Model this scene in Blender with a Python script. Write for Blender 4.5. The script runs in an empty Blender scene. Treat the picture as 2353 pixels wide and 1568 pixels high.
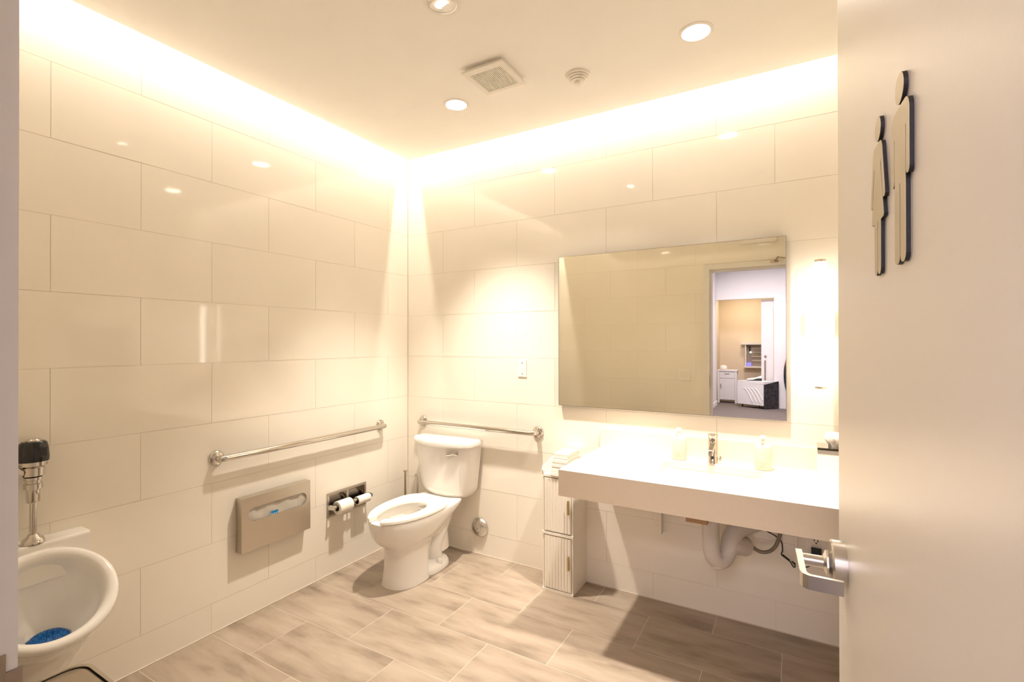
import bpy, bmesh, math, random
from mathutils import Vector, Matrix
random.seed(7)
SC = bpy.context.scene
COL = SC.collection
PI = math.pi

# ------------------------------------------------------------------ camera
cam_d = bpy.data.cameras.new('camera')
cam_d.sensor_width = 36.0
cam_d.lens = 36.0 * 1119.43 / 2353.0
cam_d.clip_start = 0.01
cam = bpy.data.objects.new('camera', cam_d)
COL.objects.link(cam)
yaw, pitch, roll = math.radians(29.986), math.radians(0.183), math.radians(-0.0485)
fw = Vector((-math.sin(yaw)*math.cos(pitch), math.cos(yaw)*math.cos(pitch), math.sin(pitch)))
rt = Vector((math.cos(yaw), math.sin(yaw), 0))
up = rt.cross(fw)
r2 = math.cos(roll)*rt + math.sin(roll)*up
u2 = -math.sin(roll)*rt + math.cos(roll)*up
m = Matrix((r2, u2, -fw)).transposed().to_4x4()
m.translation = Vector((2.526, -2.801, 1.458))
cam.matrix_world = m
SC.camera = cam

# ------------------------------------------------------------------ world, exposure
w = bpy.data.worlds.new('world'); SC.world = w
w.use_nodes = True
w.node_tree.nodes['Background'].inputs[0].default_value = (0.8, 0.8, 1.0, 1)
w.node_tree.nodes['Background'].inputs[1].default_value = 0.02
SC.view_settings.view_transform = 'Standard'
SC.view_settings.look = 'None'
SC.view_settings.gamma = 1.0
SC.view_settings.use_curve_mapping = False
SC.view_settings.exposure = 0.62
SC.cycles.max_bounces = 12
SC.cycles.diffuse_bounces = 7
SC.cycles.glossy_bounces = 5
SC.cycles.sample_clamp_indirect = 6.0
SC.cycles.caustics_reflective = False
SC.cycles.caustics_refractive = False

# light levels (watts) and colours
WARM = (1.0, 0.886, 0.768)
CAN_W, GIMBAL_W, COVE_W, SCONCE_E = 222.0, 8.0, 28.0, 5.5
HALL_C, HALL_W = (1.0, 0.89, 0.98), 84.0
FARROOM_W = 17.0

# room constants
RX, FY = 2.82, -2.615          # right wall, front wall
CZ = 2.79                      # ceiling height
GAP = 0.10                     # light slot along the walls
TOPZ = 2.96

# ------------------------------------------------------------------ materials
MATS = {}
def mat(name, col, rough=0.5, metal=0.0, spec=0.5, emit=None, estr=0.0, bump=None, var=0.03, vscale=6.0, coat=0.0, aniso=None):
    if name in MATS: return MATS[name]
    M = bpy.data.materials.new(name); M.use_nodes = True
    nt = M.node_tree; b = nt.nodes['Principled BSDF']
    b.inputs['Base Color'].default_value = (*col, 1)
    b.inputs['Roughness'].default_value = rough
    b.inputs['Metallic'].default_value = metal
    b.inputs['Specular IOR Level'].default_value = spec
    b.inputs['Coat Weight'].default_value = coat
    if emit:
        b.inputs['Emission Color'].default_value = (*emit, 1)
        b.inputs['Emission Strength'].default_value = estr
    tc = nt.nodes.new('ShaderNodeTexCoord')
    if var:
        n = nt.nodes.new('ShaderNodeTexNoise'); n.inputs['Scale'].default_value = vscale; n.inputs['Detail'].default_value = 3
        nt.links.new(tc.outputs['Object'], n.inputs['Vector'])
        r = nt.nodes.new('ShaderNodeValToRGB')
        r.color_ramp.elements[0].position = 0.3; r.color_ramp.elements[1].position = 0.7
        r.color_ramp.elements[0].color = (*[max(0, c*(1-var)) for c in col], 1)
        r.color_ramp.elements[1].color = (*[min(1, c*(1+var)) for c in col], 1)
        nt.links.new(n.outputs['Fac'], r.inputs['Fac'])
        nt.links.new(r.outputs['Color'], b.inputs['Base Color'])
    if bump:
        sc, st = bump
        n2 = nt.nodes.new('ShaderNodeTexNoise'); n2.inputs['Scale'].default_value = sc; n2.inputs['Detail'].default_value = 2
        nt.links.new(tc.outputs['Object'], n2.inputs['Vector'])
        bp = nt.nodes.new('ShaderNodeBump'); bp.inputs['Strength'].default_value = st; bp.inputs['Distance'].default_value = 0.01
        nt.links.new(n2.outputs['Fac'], bp.inputs['Height'])
        nt.links.new(bp.outputs['Normal'], b.inputs['Normal'])
    if aniso:
        # brushed grain: noise stretched along one axis drives roughness and fine relief
        mp = nt.nodes.new('ShaderNodeMapping'); mp.inputs['Scale'].default_value = aniso
        n3 = nt.nodes.new('ShaderNodeTexNoise'); n3.inputs['Scale'].default_value = 1.0; n3.inputs['Detail'].default_value = 2
        nt.links.new(tc.outputs['Object'], mp.inputs['Vector']); nt.links.new(mp.outputs['Vector'], n3.inputs['Vector'])
        bp = nt.nodes.new('ShaderNodeBump'); bp.inputs['Strength'].default_value = 0.08; bp.inputs['Distance'].default_value = 0.001
        nt.links.new(n3.outputs['Fac'], bp.inputs['Height']); nt.links.new(bp.outputs['Normal'], b.inputs['Normal'])
    MATS[name] = M
    return M

def floor_tile_mat():
    M = bpy.data.materials.new('floor_tile'); M.use_nodes = True
    nt = M.node_tree; b = nt.nodes['Principled BSDF']
    oi = nt.nodes.new('ShaderNodeObjectInfo')
    tc = nt.nodes.new('ShaderNodeTexCoord')
    add = nt.nodes.new('ShaderNodeVectorMath'); add.operation = 'MULTIPLY_ADD'
    add.inputs[1].default_value = (1, 1, 1)
    cmb = nt.nodes.new('ShaderNodeCombineXYZ')
    mul = nt.nodes.new('ShaderNodeMath'); mul.operation = 'MULTIPLY'; mul.inputs[1].default_value = 40
    nt.links.new(oi.outputs['Random'], mul.inputs[0])
    nt.links.new(mul.outputs[0], cmb.inputs[0]); nt.links.new(mul.outputs[0], cmb.inputs[1])
    nt.links.new(tc.outputs['Object'], add.inputs[0]); nt.links.new(cmb.outputs[0], add.inputs[2])
    mp = nt.nodes.new('ShaderNodeMapping'); mp.inputs['Scale'].default_value = (2.6, 11.0, 1)
    nt.links.new(add.outputs[0], mp.inputs['Vector'])
    n = nt.nodes.new('ShaderNodeTexNoise'); n.inputs['Scale'].default_value = 1.0; n.inputs['Detail'].default_value = 5; n.inputs['Roughness'].default_value = 0.55
    n.inputs['Distortion'].default_value = 0.15
    nt.links.new(mp.outputs['Vector'], n.inputs['Vector'])
    r = nt.nodes.new('ShaderNodeValToRGB')
    e = r.color_ramp.elements
    e[0].position = 0.28; e[0].color = (0.185, 0.143, 0.106, 1)
    e[1].position = 0.66; e[1].color = (0.385, 0.318, 0.25, 1)
    x = e.new(0.46); x.color = (0.315, 0.253, 0.193, 1)
    nt.links.new(n.outputs['Fac'], r.inputs['Fac'])
    nt.links.new(r.outputs['Color'], b.inputs['Base Color'])
    b.inputs['Roughness'].default_value = 0.42
    bp = nt.nodes.new('ShaderNodeBump'); bp.inputs['Strength'].default_value = 0.05; bp.inputs['Distance'].default_value = 0.003
    nt.links.new(n.outputs['Fac'], bp.inputs['Height']); nt.links.new(bp.outputs['Normal'], b.inputs['Normal'])
    return M

TILE = mat('glazed_wall_tile', (0.83, 0.785, 0.695), rough=0.05, spec=0.5, var=0.012, vscale=3, bump=(5.0, 0.018))
GROUT = mat('cream_grout', (0.66, 0.62, 0.545), rough=0.9, spec=0.2)
FLOORT = floor_tile_mat()
FGROUT = mat('pale_floor_grout', (0.60, 0.525, 0.44), rough=0.9)
PAINT = mat('ceiling_paint', (0.92, 0.905, 0.87), rough=0.75, spec=0.25, var=0.01)
WHITE = mat('white_plastic', (0.83, 0.80, 0.75), rough=0.35, var=0.01)
PORC = mat('white_porcelain', (0.82, 0.80, 0.76), rough=0.07, spec=0.55, coat=0.3, var=0.008)
BOTTLE = mat('cream_bottle', (0.66, 0.62, 0.54), rough=0.4, var=0.01)
SEATM = mat('white_seat_plastic', (0.87, 0.85, 0.80), rough=0.16, var=0.008)
CHROME = mat('polished_chrome', (0.62, 0.585, 0.54), rough=0.06, metal=1.0, var=0.01)
SATIN = mat('satin_steel', (0.68, 0.655, 0.62), rough=0.26, metal=1.0, var=0.02)
BRUSH = mat('brushed_stainless', (0.62, 0.57, 0.49), rough=0.36, metal=1.0, var=0.03, aniso=(700, 12, 700))
BRUSHV = mat('brushed_stainless_plate', (0.50, 0.45, 0.39), rough=0.3, metal=1.0, var=0.03, aniso=(12, 12, 500))
STRIKE = mat('dull_strike_metal', (0.36, 0.29, 0.235), rough=0.35, metal=1.0, var=0.03)
DARKST = mat('dark_polished_steel', (0.20, 0.17, 0.14), rough=0.14, metal=1.0, var=0.03)
QUARTZ = mat('white_quartz', (0.82, 0.725, 0.60), rough=0.22, var=0.01, vscale=60)
BLACKP = mat('black_plastic', (0.012, 0.011, 0.012), rough=0.15, var=0.1)
BLACKM = mat('black_rubber', (0.02, 0.02, 0.02), rough=0.6, var=0.1)
PAPER = mat('tissue_paper', (0.84, 0.80, 0.73), rough=0.95, spec=0.1, var=0.02, vscale=30)
CARD = mat('cardboard_core', (0.10, 0.075, 0.055), rough=0.9, var=0.1)
BLUE = mat('blue_bristle', (0.0, 0.105, 0.36), rough=0.5, var=0.15)
BLUEL = mat('blue_label', (0.0, 0.20, 0.48), rough=0.5, var=0.02)
GOLD = mat('brass_pull', (0.60, 0.42, 0.14), rough=0.28, metal=1.0, var=0.03)
CABW = mat('white_lacquer', (0.82, 0.775, 0.69), rough=0.4, var=0.015)
DOORP = mat('door_paint', (0.88, 0.845, 0.78), rough=0.33, spec=0.4, var=0.012, vscale=3, bump=(120, 0.02))
FRAMEP = mat('frame_paint', (0.78, 0.755, 0.71), rough=0.35, var=0.01)
SIGNF = mat('sign_face', (0.56, 0.50, 0.38), rough=0.42, metal=0.55, var=0.02)
SIGNB = mat('sign_core', (0.018, 0.018, 0.018), rough=0.5, var=0.2, vscale=200)
SIGNA = mat('sign_acrylic', (0.45, 0.42, 0.40), rough=0.15, var=0.02)
MIRR = mat('mirror_glass', (0.95, 0.94, 0.85), rough=0.0, metal=1.0, var=0)
SILV = mat('mirror_edge', (0.62, 0.60, 0.55), rough=0.2, metal=1.0, var=0.02)
PRINT = mat('pale_print', (0.60, 0.52, 0.42), rough=0.8, var=0.05)
GREY = mat('grey_flex_hose', (0.24, 0.205, 0.16), rough=0.45, metal=0.4, var=0.05)
WOOD = mat('raw_wood', (0.40, 0.235, 0.13), rough=0.75, var=0.12, vscale=20)
WRAP = mat('pipe_wrap', (0.60, 0.56, 0.52), rough=0.65, var=0.02)
BRASSD = mat('dim_bronze', (0.45, 0.35, 0.25), rough=0.35, metal=0.9, var=0.03)
NICKEL = mat('sconce_cap', (0.70, 0.60, 0.48), rough=0.3, metal=0.9, var=0.02)
CARPET = mat('hall_carpet', (0.17, 0.145, 0.135), rough=0.98, spec=0.1, var=0.25, vscale=160)
HALLW = mat('hall_paint', (0.72, 0.71, 0.72), rough=0.7, spec=0.2, var=0.01)
HALLB = mat('hall_paint_warm', (0.72, 0.63, 0.52), rough=0.7, spec=0.2, var=0.01)
GLOW = mat('lit_lens', (1, 1, 1), rough=0.5, var=0, emit=(1.0, 0.93, 0.82), estr=14.0)
TUBE = mat('lit_tube', (1, 1, 1), rough=0.5, var=0, emit=WARM, estr=SCONCE_E)
LEDM = mat('led_tape', (1, 1, 1), rough=0.5, var=0, emit=WARM, estr=6.0)
CYAN = mat('blue_glow', (0.1, 0.1, 0.5), rough=0.5, var=0, emit=(0.25, 0.22, 1.0), estr=0.8)
LAMPD = mat('small_lit_bulb', (1, 1, 1), rough=0.5, var=0, emit=(1, 0.9, 0.75), estr=6.0)
DARKF = mat('dark_patterned_fabric', (0.030, 0.026, 0.030), rough=0.85, var=0.8, vscale=14)

# ------------------------------------------------------------------ helpers
def link(o, parent=None):
    COL.objects.link(o)
    if parent is not None:
        o.parent = parent
        if parent.type == 'EMPTY':
            o.location = o.location - parent.location
    return o

def tag(o, label=None, cat=None, group=None, kind=None):
    if label: o['label'] = label
    if cat: o['category'] = cat
    if group: o['group'] = group
    if kind: o['kind'] = kind
    return o

def thing(name, label, cat, loc, group=None):
    e = bpy.data.objects.new(name, None)
    e.empty_display_size = 0.05
    e.location = loc
    COL.objects.link(e)
    return tag(e, label, cat, group)

def mesh_of(bm, name, material, smooth=False, bevel=0.0, segs=2, angle=40):
    if bevel:
        es = [e for e in bm.edges if e.is_manifold and e.calc_face_angle(0) > math.radians(angle)]
        bmesh.ops.bevel(bm, geom=es, offset=bevel, segments=segs, profile=0.6, affect='EDGES', clamp_overlap=True)
    bmesh.ops.recalc_face_normals(bm, faces=bm.faces)
    me = bpy.data.meshes.new(name)
    bm.to_mesh(me); bm.free()
    me.materials.append(material)
    if smooth:
        me.polygons.foreach_set('use_smooth', [True]*len(me.polygons))
        try: me.set_sharp_from_angle(angle=math.radians(smooth if smooth is not True else 38))
        except Exception: pass
    return me

def obj(name, bm, material, parent=None, smooth=False, bevel=0.0, segs=2, angle=40):
    o = bpy.data.objects.new(name, mesh_of(bm, name, material, smooth, bevel, segs, angle))
    return link(o, parent)

def B(): return bmesh.new()

def box(bm, x0, x1, y0, y1, z0, z1):
    v = [bm.verts.new(p) for p in ((x0,y0,z0),(x1,y0,z0),(x1,y1,z0),(x0,y1,z0),(x0,y0,z1),(x1,y0,z1),(x1,y1,z1),(x0,y1,z1))]
    for f in ((0,3,2,1),(4,5,6,7),(0,1,5,4),(1,2,6,5),(2,3,7,6),(3,0,4,7)):
        bm.faces.new([v[i] for i in f])
    return bm

def bx(*a): return box(B(), *a)

def frame(axis):
    a = Vector(axis).normalized()
    t = Vector((0, 0, 1)) if abs(a.z) < 0.9 else Vector((1, 0, 0))
    u = a.cross(t).normalized(); v = a.cross(u).normalized()
    return a, u, v

def lathe(bm, base, axis, prof, n=32, caps=True):
    """prof: list of (radius, distance along the axis)."""
    a, u, v = frame(axis); base = Vector(base)
    rings = []
    for r, h in prof:
        if r < 1e-6: rings.append([bm.verts.new(base + a*h)])
        else: rings.append([bm.verts.new(base + a*h + (u*math.cos(2*PI*k/n) + v*math.sin(2*PI*k/n))*r) for k in range(n)])
    for i in range(len(rings)-1):
        p, q = rings[i], rings[i+1]
        for k in range(n):
            k2 = (k+1) % n
            if len(p) == 1 and len(q) == 1: continue
            if len(p) == 1: bm.faces.new((p[0], q[k2], q[k]))
            elif len(q) == 1: bm.faces.new((p[k], p[k2], q[0]))
            else: bm.faces.new((p[k], p[k2], q[k2], q[k]))
    if caps:
        if len(rings[0]) > 1: bm.faces.new(list(reversed(rings[0])))
        if len(rings[-1]) > 1: bm.faces.new(rings[-1])
    return bm

def cyl(bm, p0, p1, r, n=24):
    d = Vector(p1)-Vector(p0)
    return lathe(bm, p0, d, [(r, 0), (r, d.length)], n)

def smooth_path(pts, k=8):
    pts = [Vector(p) for p in pts]
    out = []
    for i in range(len(pts)-1):
        p0 = pts[max(i-1, 0)]; p1 = pts[i]; p2 = pts[i+1]; p3 = pts[min(i+2, len(pts)-1)]
        for j in range(k):
            t = j/k
            out.append(0.5*((2*p1)+(p2-p0)*t+(2*p0-5*p1+4*p2-p3)*t*t+(-p0+3*p1-3*p2+p3)*t**3))
    out.append(pts[-1])
    return out

def tube(bm, pts, r, n=12):
    pts = [Vector(p) for p in pts]
    rs = r if isinstance(r, (list, tuple)) else [r]*len(pts)
    tang = []
    for i in range(len(pts)):
        d = (pts[min(i+1, len(pts)-1)]-pts[max(i-1, 0)])
        tang.append(d.normalized())
    _, u, v = frame(tang[0])
    rings = []
    for i, p in enumerate(pts):
        t = tang[i]
        u = (u - t*u.dot(t)).normalized(); v = t.cross(u)
        rings.append([bm.verts.new(p+(u*math.cos(2*PI*k/n)+v*math.sin(2*PI*k/n))*rs[i]) for k in range(n)])
    for a, b in zip(rings, rings[1:]):
        for k in range(n):
            bm.faces.new((a[k], a[(k+1) % n], b[(k+1) % n], b[k]))
    bm.faces.new(list(reversed(rings[0]))); bm.faces.new(rings[-1])
    return bm

def loft(bm, loops, cap0=True, cap1=True):
    rings = [[bm.verts.new(p) for p in L] for L in loops]
    n = len(rings[0])
    for a, b in zip(rings, rings[1:]):
        for k in range(n):
            bm.faces.new((a[k], a[(k+1) % n], b[(k+1) % n], b[k]))
    if cap0: bm.faces.new(list(reversed(rings[0])))
    if cap1: bm.faces.new(rings[-1])
    return bm

def prism(bm, poly, f0, f1):
    """poly: 2-D points; f0/f1 map a 2-D point to 3-D for the two faces."""
    a = [bm.verts.new(f0(*p)) for p in poly]; b = [bm.verts.new(f1(*p)) for p in poly]
    n = len(poly)
    bm.faces.new(a); bm.faces.new(list(reversed(b)))
    for k in range(n):
        bm.faces.new((a[k], b[k], b[(k+1) % n], a[(k+1) % n]))
    return bm

def rrect(x0, x1, z0, z1, r, k=6):
    out = []
    for cx, cz, a0 in ((x1-r, z1-r, 0), (x0+r, z1-r, 90), (x0+r, z0+r, 180), (x1-r, z0+r, 270)):
        for j in range(k+1):
            a = math.radians(a0+90*j/k)
            out.append((cx+r*math.cos(a), cz+r*math.sin(a)))
    return out

def plate_hole(bm, outer, hole, f):
    """flat face between an outer polygon and a hole with equally many points."""
    a = [bm.verts.new(f(*p)) for p in outer]; b = [bm.verts.new(f(*p)) for p in hole]
    n = len(a)
    for k in range(n):
        bm.faces.new((a[k], a[(k+1) % n], b[(k+1) % n], b[k]))
    return a, b

def subtract(rect, hole):
    a0, a1, b0, b1 = rect; h0, h1, g0, g1 = hole
    if a1 <= h0 or a0 >= h1 or b1 <= g0 or b0 >= g1: return [rect]
    out = []
    if a0 < h0: out.append((a0, h0, b0, b1))
    if a1 > h1: out.append((h1, a1, b0, b1))
    m0, m1 = max(a0, h0), min(a1, h1)
    if b0 < g0: out.append((m0, m1, b0, g0))
    if b1 > g1: out.append((m0, m1, g1, b1))
    return out

_tile_cache = {}
def tile_mesh(w_, h_, d, axis, material, bev):
    key = (round(w_, 4), round(h_, 4), axis, material.name)
    if key not in _tile_cache:
        bm = B()
        if axis == 'x': box(bm, -d/2, d/2, -w_/2, w_/2, -h_/2, h_/2)
        elif axis == 'y': box(bm, -w_/2, w_/2, -d/2, d/2, -h_/2, h_/2)
        else: box(bm, -w_/2, w_/2, -h_/2, h_/2, -d/2, d/2)
        _tile_cache[key] = mesh_of(bm, 'tile', material, bevel=bev, segs=1)
    return _tile_cache[key]

def lay_tiles(parent, rects, axis, plane, material, gap=0.0016, d=0.008, bev=0.0007, tilt=0.0):
    for a0, a1, b0, b1 in rects:
        if a1-a0 < 0.01 or b1-b0 < 0.01: continue
        w_, h_ = a1-a0-gap, b1-b0-gap
        o = bpy.data.objects.new('tile', tile_mesh(w_, h_, d, axis, material, bev))
        c, e = (a0+a1)/2, (b0+b1)/2
        o.location = (plane, c, e) if axis == 'x' else ((c, plane, e) if axis == 'y' else (c, e, plane))
        t1, t2 = random.uniform(-tilt, tilt), random.uniform(-tilt, tilt)
        o.rotation_euler = (0, t1, t2) if axis == 'x' else ((t1, 0, t2) if axis == 'y' else (t1, t2, 0))
        link(o, parent)

# ------------------------------------------------------------------ the room shell
ROWZ = [0.0] + [0.149+0.3022*k for k in range(10)]
ROWZ = [z for z in ROWZ if z < TOPZ-0.02] + [TOPZ]

def wall_rects(lo, hi, even0, odd0, period):
    out = []
    for i in range(len(ROWZ)-1):
        s = even0 if i % 2 == 0 else odd0
        a = s - period*math.ceil((s-lo)/period)
        cuts = [lo]
        while a < hi:
            if lo+0.02 < a < hi-0.02: cuts.append(a)
            a += period
        cuts.append(hi)
        out += [(cuts[k], cuts[k+1], ROWZ[i], ROWZ[i+1]) for k in range(len(cuts)-1)]
    return out

TT = 0.008
# left wall: the finished face lies at x = 0
wl = obj('wall_left', bx(-0.12, -0.0016, FY-0.14, 0.12, -0.02, TOPZ+0.02), GROUT)
tag(wl, 'glossy cream tiled wall on the left with the urinal and grab bar', kind='structure')
lay_tiles(wl, wall_rects(FY+0.001, -0.001, -1.437, -1.744, 0.6135), 'x', -TT/2, TILE, tilt=0.0011)
wb = obj('wall_back', bx(0.0, RX+0.14, 0.0016, 0.12, -0.02, TOPZ+0.02), GROUT)
tag(wb, 'glossy cream tiled wall behind toilet, mirror and counter', kind='structure')
lay_tiles(wb, wall_rects(0.001, RX-0.001, 0.61, 0.335, 0.6125), 'y', TT/2, TILE, tilt=0.0011)
wr = obj('wall_right', bx(RX+0.0016, RX+0.14, FY-0.14, 0.0, -0.02, TOPZ+0.02), GROUT)
tag(wr, 'glossy cream tiled wall on the right behind the open door', kind='structure')
lay_tiles(wr, wall_rects(FY+0.001, -0.001, -1.437, -1.744, 0.6135), 'x', RX+TT/2, TILE, tilt=0.0009)
DX0, DX1, DZ = 1.78, 2.694, 2.205      # door opening
FRW = 0.055                            # frame face width
bm = B()
for r in subtract((0.0, RX, -0.02, TOPZ+0.02), (DX0-0.02, DX1+0.02, -1, DZ+0.02)):
    box(bm, r[0], r[1], FY-0.135, FY-0.0016, r[2], r[3])
wf = obj('wall_front', bm, GROUT)
tag(wf, 'tiled wall with the doorway, seen in the mirror', kind='structure')
rects = []
for r in wall_rects(0.001, RX-0.001, 0.42, 0.727, 0.6135):
    rects += subtract(r, (DX0-FRW, DX1+FRW, -1, DZ+FRW))
lay_tiles(wf, rects, 'y', FY-TT/2, TILE, tilt=0.0009)

# floor: rows along x, half-bond
fl = obj('floor', bx(-0.1, RX+0.1, FY-0.06, 0.1, -0.06, -0.0008), FGROUT)
tag(fl, 'taupe rectangular floor tiles with pale joints', kind='structure')
ycuts = [0.0]
y = -0.188
while y > FY: ycuts.append(y); y -= 0.3125
ycuts.append(FY-0.05)
frects = []
for i in range(len(ycuts)-1):
    s = 0.318 if i % 2 == 0 else 0.624
    cuts = [0.0]
    a = s - 0.618
    while a < RX:
        if 0.02 < a < RX-0.02: cuts.append(a)
        a += 0.618
    cuts.append(RX)
    frects += [(cuts[k], cuts[k+1], ycuts[i+1], ycuts[i]) for k in range(len(cuts)-1)]
lay_tiles(fl, frects, 'z', -0.004, FLOORT, gap=0.0032, bev=0.0006)
# pale sealant bead in the corner between wall and floor
sb = obj('baseboard_left', bx(0.0, 0.005, FY, 0.0, 0.0, 0.004), FGROUT); tag(sb, 'thin pale joint along the foot of the left wall', kind='structure')
sb = obj('baseboard_back', bx(0.005, RX, -0.004, 0.0, 0.0, 0.004), FGROUT); tag(sb, 'thin pale joint along the foot of the back wall', kind='structure')

# ceiling slab with an open light slot along the left and back walls
ce = obj('ceiling', bx(GAP, RX, FY, -GAP, CZ, CZ+0.02), PAINT)
tag(ce, 'plain cream ceiling with a light slot along two walls', kind='structure')
cu = obj('ceiling_cove', bx(0.0, RX, FY, 0.0, TOPZ, TOPZ+0.04), PAINT)
tag(cu, 'top of the light slot above the ceiling', kind='structure')
tr = obj('trim_1', bx(GAP, GAP+0.012, FY, -GAP, CZ+0.02, TOPZ), PAINT); tag(tr, 'inner side of the light slot by the left wall', kind='structure')
tr = obj('trim_2', bx(GAP+0.012, RX, -GAP-0.012, -GAP, CZ+0.02, TOPZ), PAINT); tag(tr, 'inner side of the light slot by the back wall', kind='structure')

def area(name, loc, rot, sx, sy, watts, col, spread=180, parent=None, shape='RECTANGLE'):
    L = bpy.data.lights.new(name, 'AREA'); L.shape = shape; L.size = sx
    if shape in ('RECTANGLE', 'ELLIPSE'): L.size_y = sy
    L.energy = watts; L.color = col; L.spread = math.radians(spread)
    o = bpy.data.objects.new(name, L); o.location = loc; o.rotation_euler = rot
    COL.objects.link(o)
    if parent is not None:
        o.parent = parent; o.location = Vector(loc)-parent.location
    return o

# strips sit on the inner side of the slot and shine across it at the wall
TILT = math.radians(46)          # lamp axis below the horizontal
for lab, p0, p1, n in (('warm light strip hidden in the slot along the left wall', (GAP-0.010, FY+0.03), (GAP-0.010, -GAP-0.005), (-1, 0)),
                       ('warm light strip hidden in the slot along the back wall', (GAP+0.01, -GAP+0.010), (RX-0.02, -GAP+0.010), (0, 1))):
    zc = 2.885
    cx, cy = (p0[0]+p1[0])/2, (p0[1]+p1[1])/2
    L_ = math.hypot(p1[0]-p0[0], p1[1]-p0[1])
    t = thing('led_strip', lab, 'light strip', (cx, cy, zc), 'light strips in the ceiling slot')
    axis = Vector((n[0]*math.cos(TILT), n[1]*math.cos(TILT), -math.sin(TILT)))
    along = Vector((p1[0]-p0[0], p1[1]-p0[1], 0)).normalized()
    side = axis.cross(along)
    def strip_box(h0, h1, d0, d1):
        bm = B(); c = Vector((cx, cy, zc))
        q = [bm.verts.new(c+along*(L_/2*i)+side*j+axis*k) for i in (-1, 1) for j in (h0, h1) for k in (d0, d1)]
        for f in ((0, 1, 3, 2), (4, 6, 7, 5), (0, 4, 5, 1), (2, 3, 7, 6), (0, 2, 6, 4), (1, 5, 7, 3)): bm.faces.new([q[i] for i in f])
        return bm
    obj('channel', strip_box(-0.008, 0.008, -0.006, 0.0), SATIN, t)
    obj('diffuser', strip_box(-0.006, 0.006, 0.0001, 0.002), LEDM, t)
    Lm = area('strip_lamp', Vector((cx, cy, zc))+axis*0.003, (0, 0, 0), L_, 0.012, COVE_W*L_/2.6, WARM, parent=t)
    Lm.rotation_euler = Matrix((along, side, -axis)).transposed().to_euler()

# ------------------------------------------------------------------ door frame and open door
bm = B()
for x0, x1 in ((DX0-FRW, DX0), (DX1, DX1+FRW)):
    box(bm, x0, x1, FY-0.145, FY+0.009, 0, DZ+FRW)
box(bm, DX0, DX1, FY-0.145, FY+0.009, DZ, DZ+FRW)
# stops
box(bm, DX0, DX0+0.016, FY-0.145, FY-0.042, 0, DZ-0.0001)
box(bm, DX1-0.016, DX1, FY-0.145, FY-0.042, 0, DZ-0.0001)
box(bm, DX0+0.016, DX1-0.016, FY-0.145, FY-0.042, DZ-0.016, DZ)
fr = obj('trim_3', bm, FRAMEP)
tag(fr, 'cream painted metal door frame around the doorway', kind='structure')
sp = thing('strike_plate', 'dull metal strike plate on the edge of the door frame', 'strike plate', (DX0, FY, 1.03))
bm = bx(DX0, DX0+0.0016, FY-0.030, FY-0.001, 0.99, 1.118)
obj('plate', bm, STRIKE, sp)
bm = tube(B(), smooth_path([(DX0+0.0012, FY-0.002, 1.05), (DX0+0.0014, FY+0.008, 1.05), (DX0+0.0002, FY+0.0135, 1.05), (DX0-0.004, FY+0.015, 1.05)], 4), 0.0014, 8)
obj('rim', bm, STRIKE, sp)
bm = bx(DX0, DX0+0.0018, FY-0.002, FY+0.0125, 1.005, 1.098)
obj('lip', bm, STRIKE, sp, bevel=0.0006)

al = math.radians(3.1)
dd = Vector((-math.sin(al), math.cos(al), 0)); nn = Vector((-math.cos(al), -math.sin(al), 0))
DO = Vector((2.694, -2.606, 0))+dd*0.91+nn*0.045
def D(s, off, z): return DO - dd*s + nn*off + Vector((0, 0, z))
def dbox(bm, s0, s1, o0, o1, z0, z1):
    v = [bm.verts.new(D(*p)) for p in ((s0,o0,z0),(s1,o0,z0),(s1,o1,z0),(s0,o1,z0),(s0,o0,z1),(s1,o0,z1),(s1,o1,z1),(s0,o1,z1))]
    for f in ((0,3,2,1),(4,5,6,7),(0,1,5,4),(1,2,6,5),(2,3,7,6),(3,0,4,7)):
        bm.faces.new([v[i] for i in f])
    return bm
door = thing('door_1', 'wide cream painted door standing open at the right', 'door', (2.694, -2.606, 0))
door['kind'] = 'structure'
obj('leaf', dbox(B(), 0, 0.905, -0.045, 0, 0.012, DZ-0.004), DOORP, door, bevel=0.0015)
for z in (0.25, 1.1, 1.95):
    obj('hinge', cyl(B(), (2.700, -2.598, z-0.05), (2.700, -2.598, z+0.05), 0.007, 12), SATIN, door)
bm = B()   # latch bolt standing out of the door edge
prism(bm, [(0, 0), (0.0135, 0.004), (0.0135, 0.022), (0, 0.026)], lambda a, b: D(-a, -0.017-0.0, 1.072+b), lambda a, b: D(-a, -0.030, 1.072+b))
obj('latch_bolt', bm, SATIN, door)
hz = 1.066
h = obj('handle', lathe(B(), D(0.07, 0, hz), nn, [(0.041, 0), (0.041, 0.019), (0.038, 0.0215), (0.0, 0.0215)], 48), SATIN, door, smooth=True)
h['label'] = 'satin steel lever handle with round rose'
obj('neck', lathe(B(), D(0.07, 0.0215, hz), nn, [(0.017, 0), (0.023, 0.004), (0.023, 0.007), (0.0135, 0.011)], 8), SATIN, h)
obj('spindle', lathe(B(), D(0.07, 0.03, hz), nn, [(0.0105, 0), (0.0105, 0.036)], 24), SATIN, h, smooth=True)
# lever: out, along the door, and back towards it
path = [(0.055, 0.0745), (0.150, 0.0735), (0.1615, 0.070), (0.1675, 0.062), (0.170, 0.014), (0.1635, 0.014), (0.1605, 0.058), (0.1565, 0.0625), (0.150, 0.0640), (0.055, 0.0640)]
bm = B()
prism(bm, path, lambda s, o: D(s, o, hz-0.0115), lambda s, o: D(s, o, hz+0.0115))
obj('lever', bm, SATIN, h, bevel=0.0008)

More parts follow.
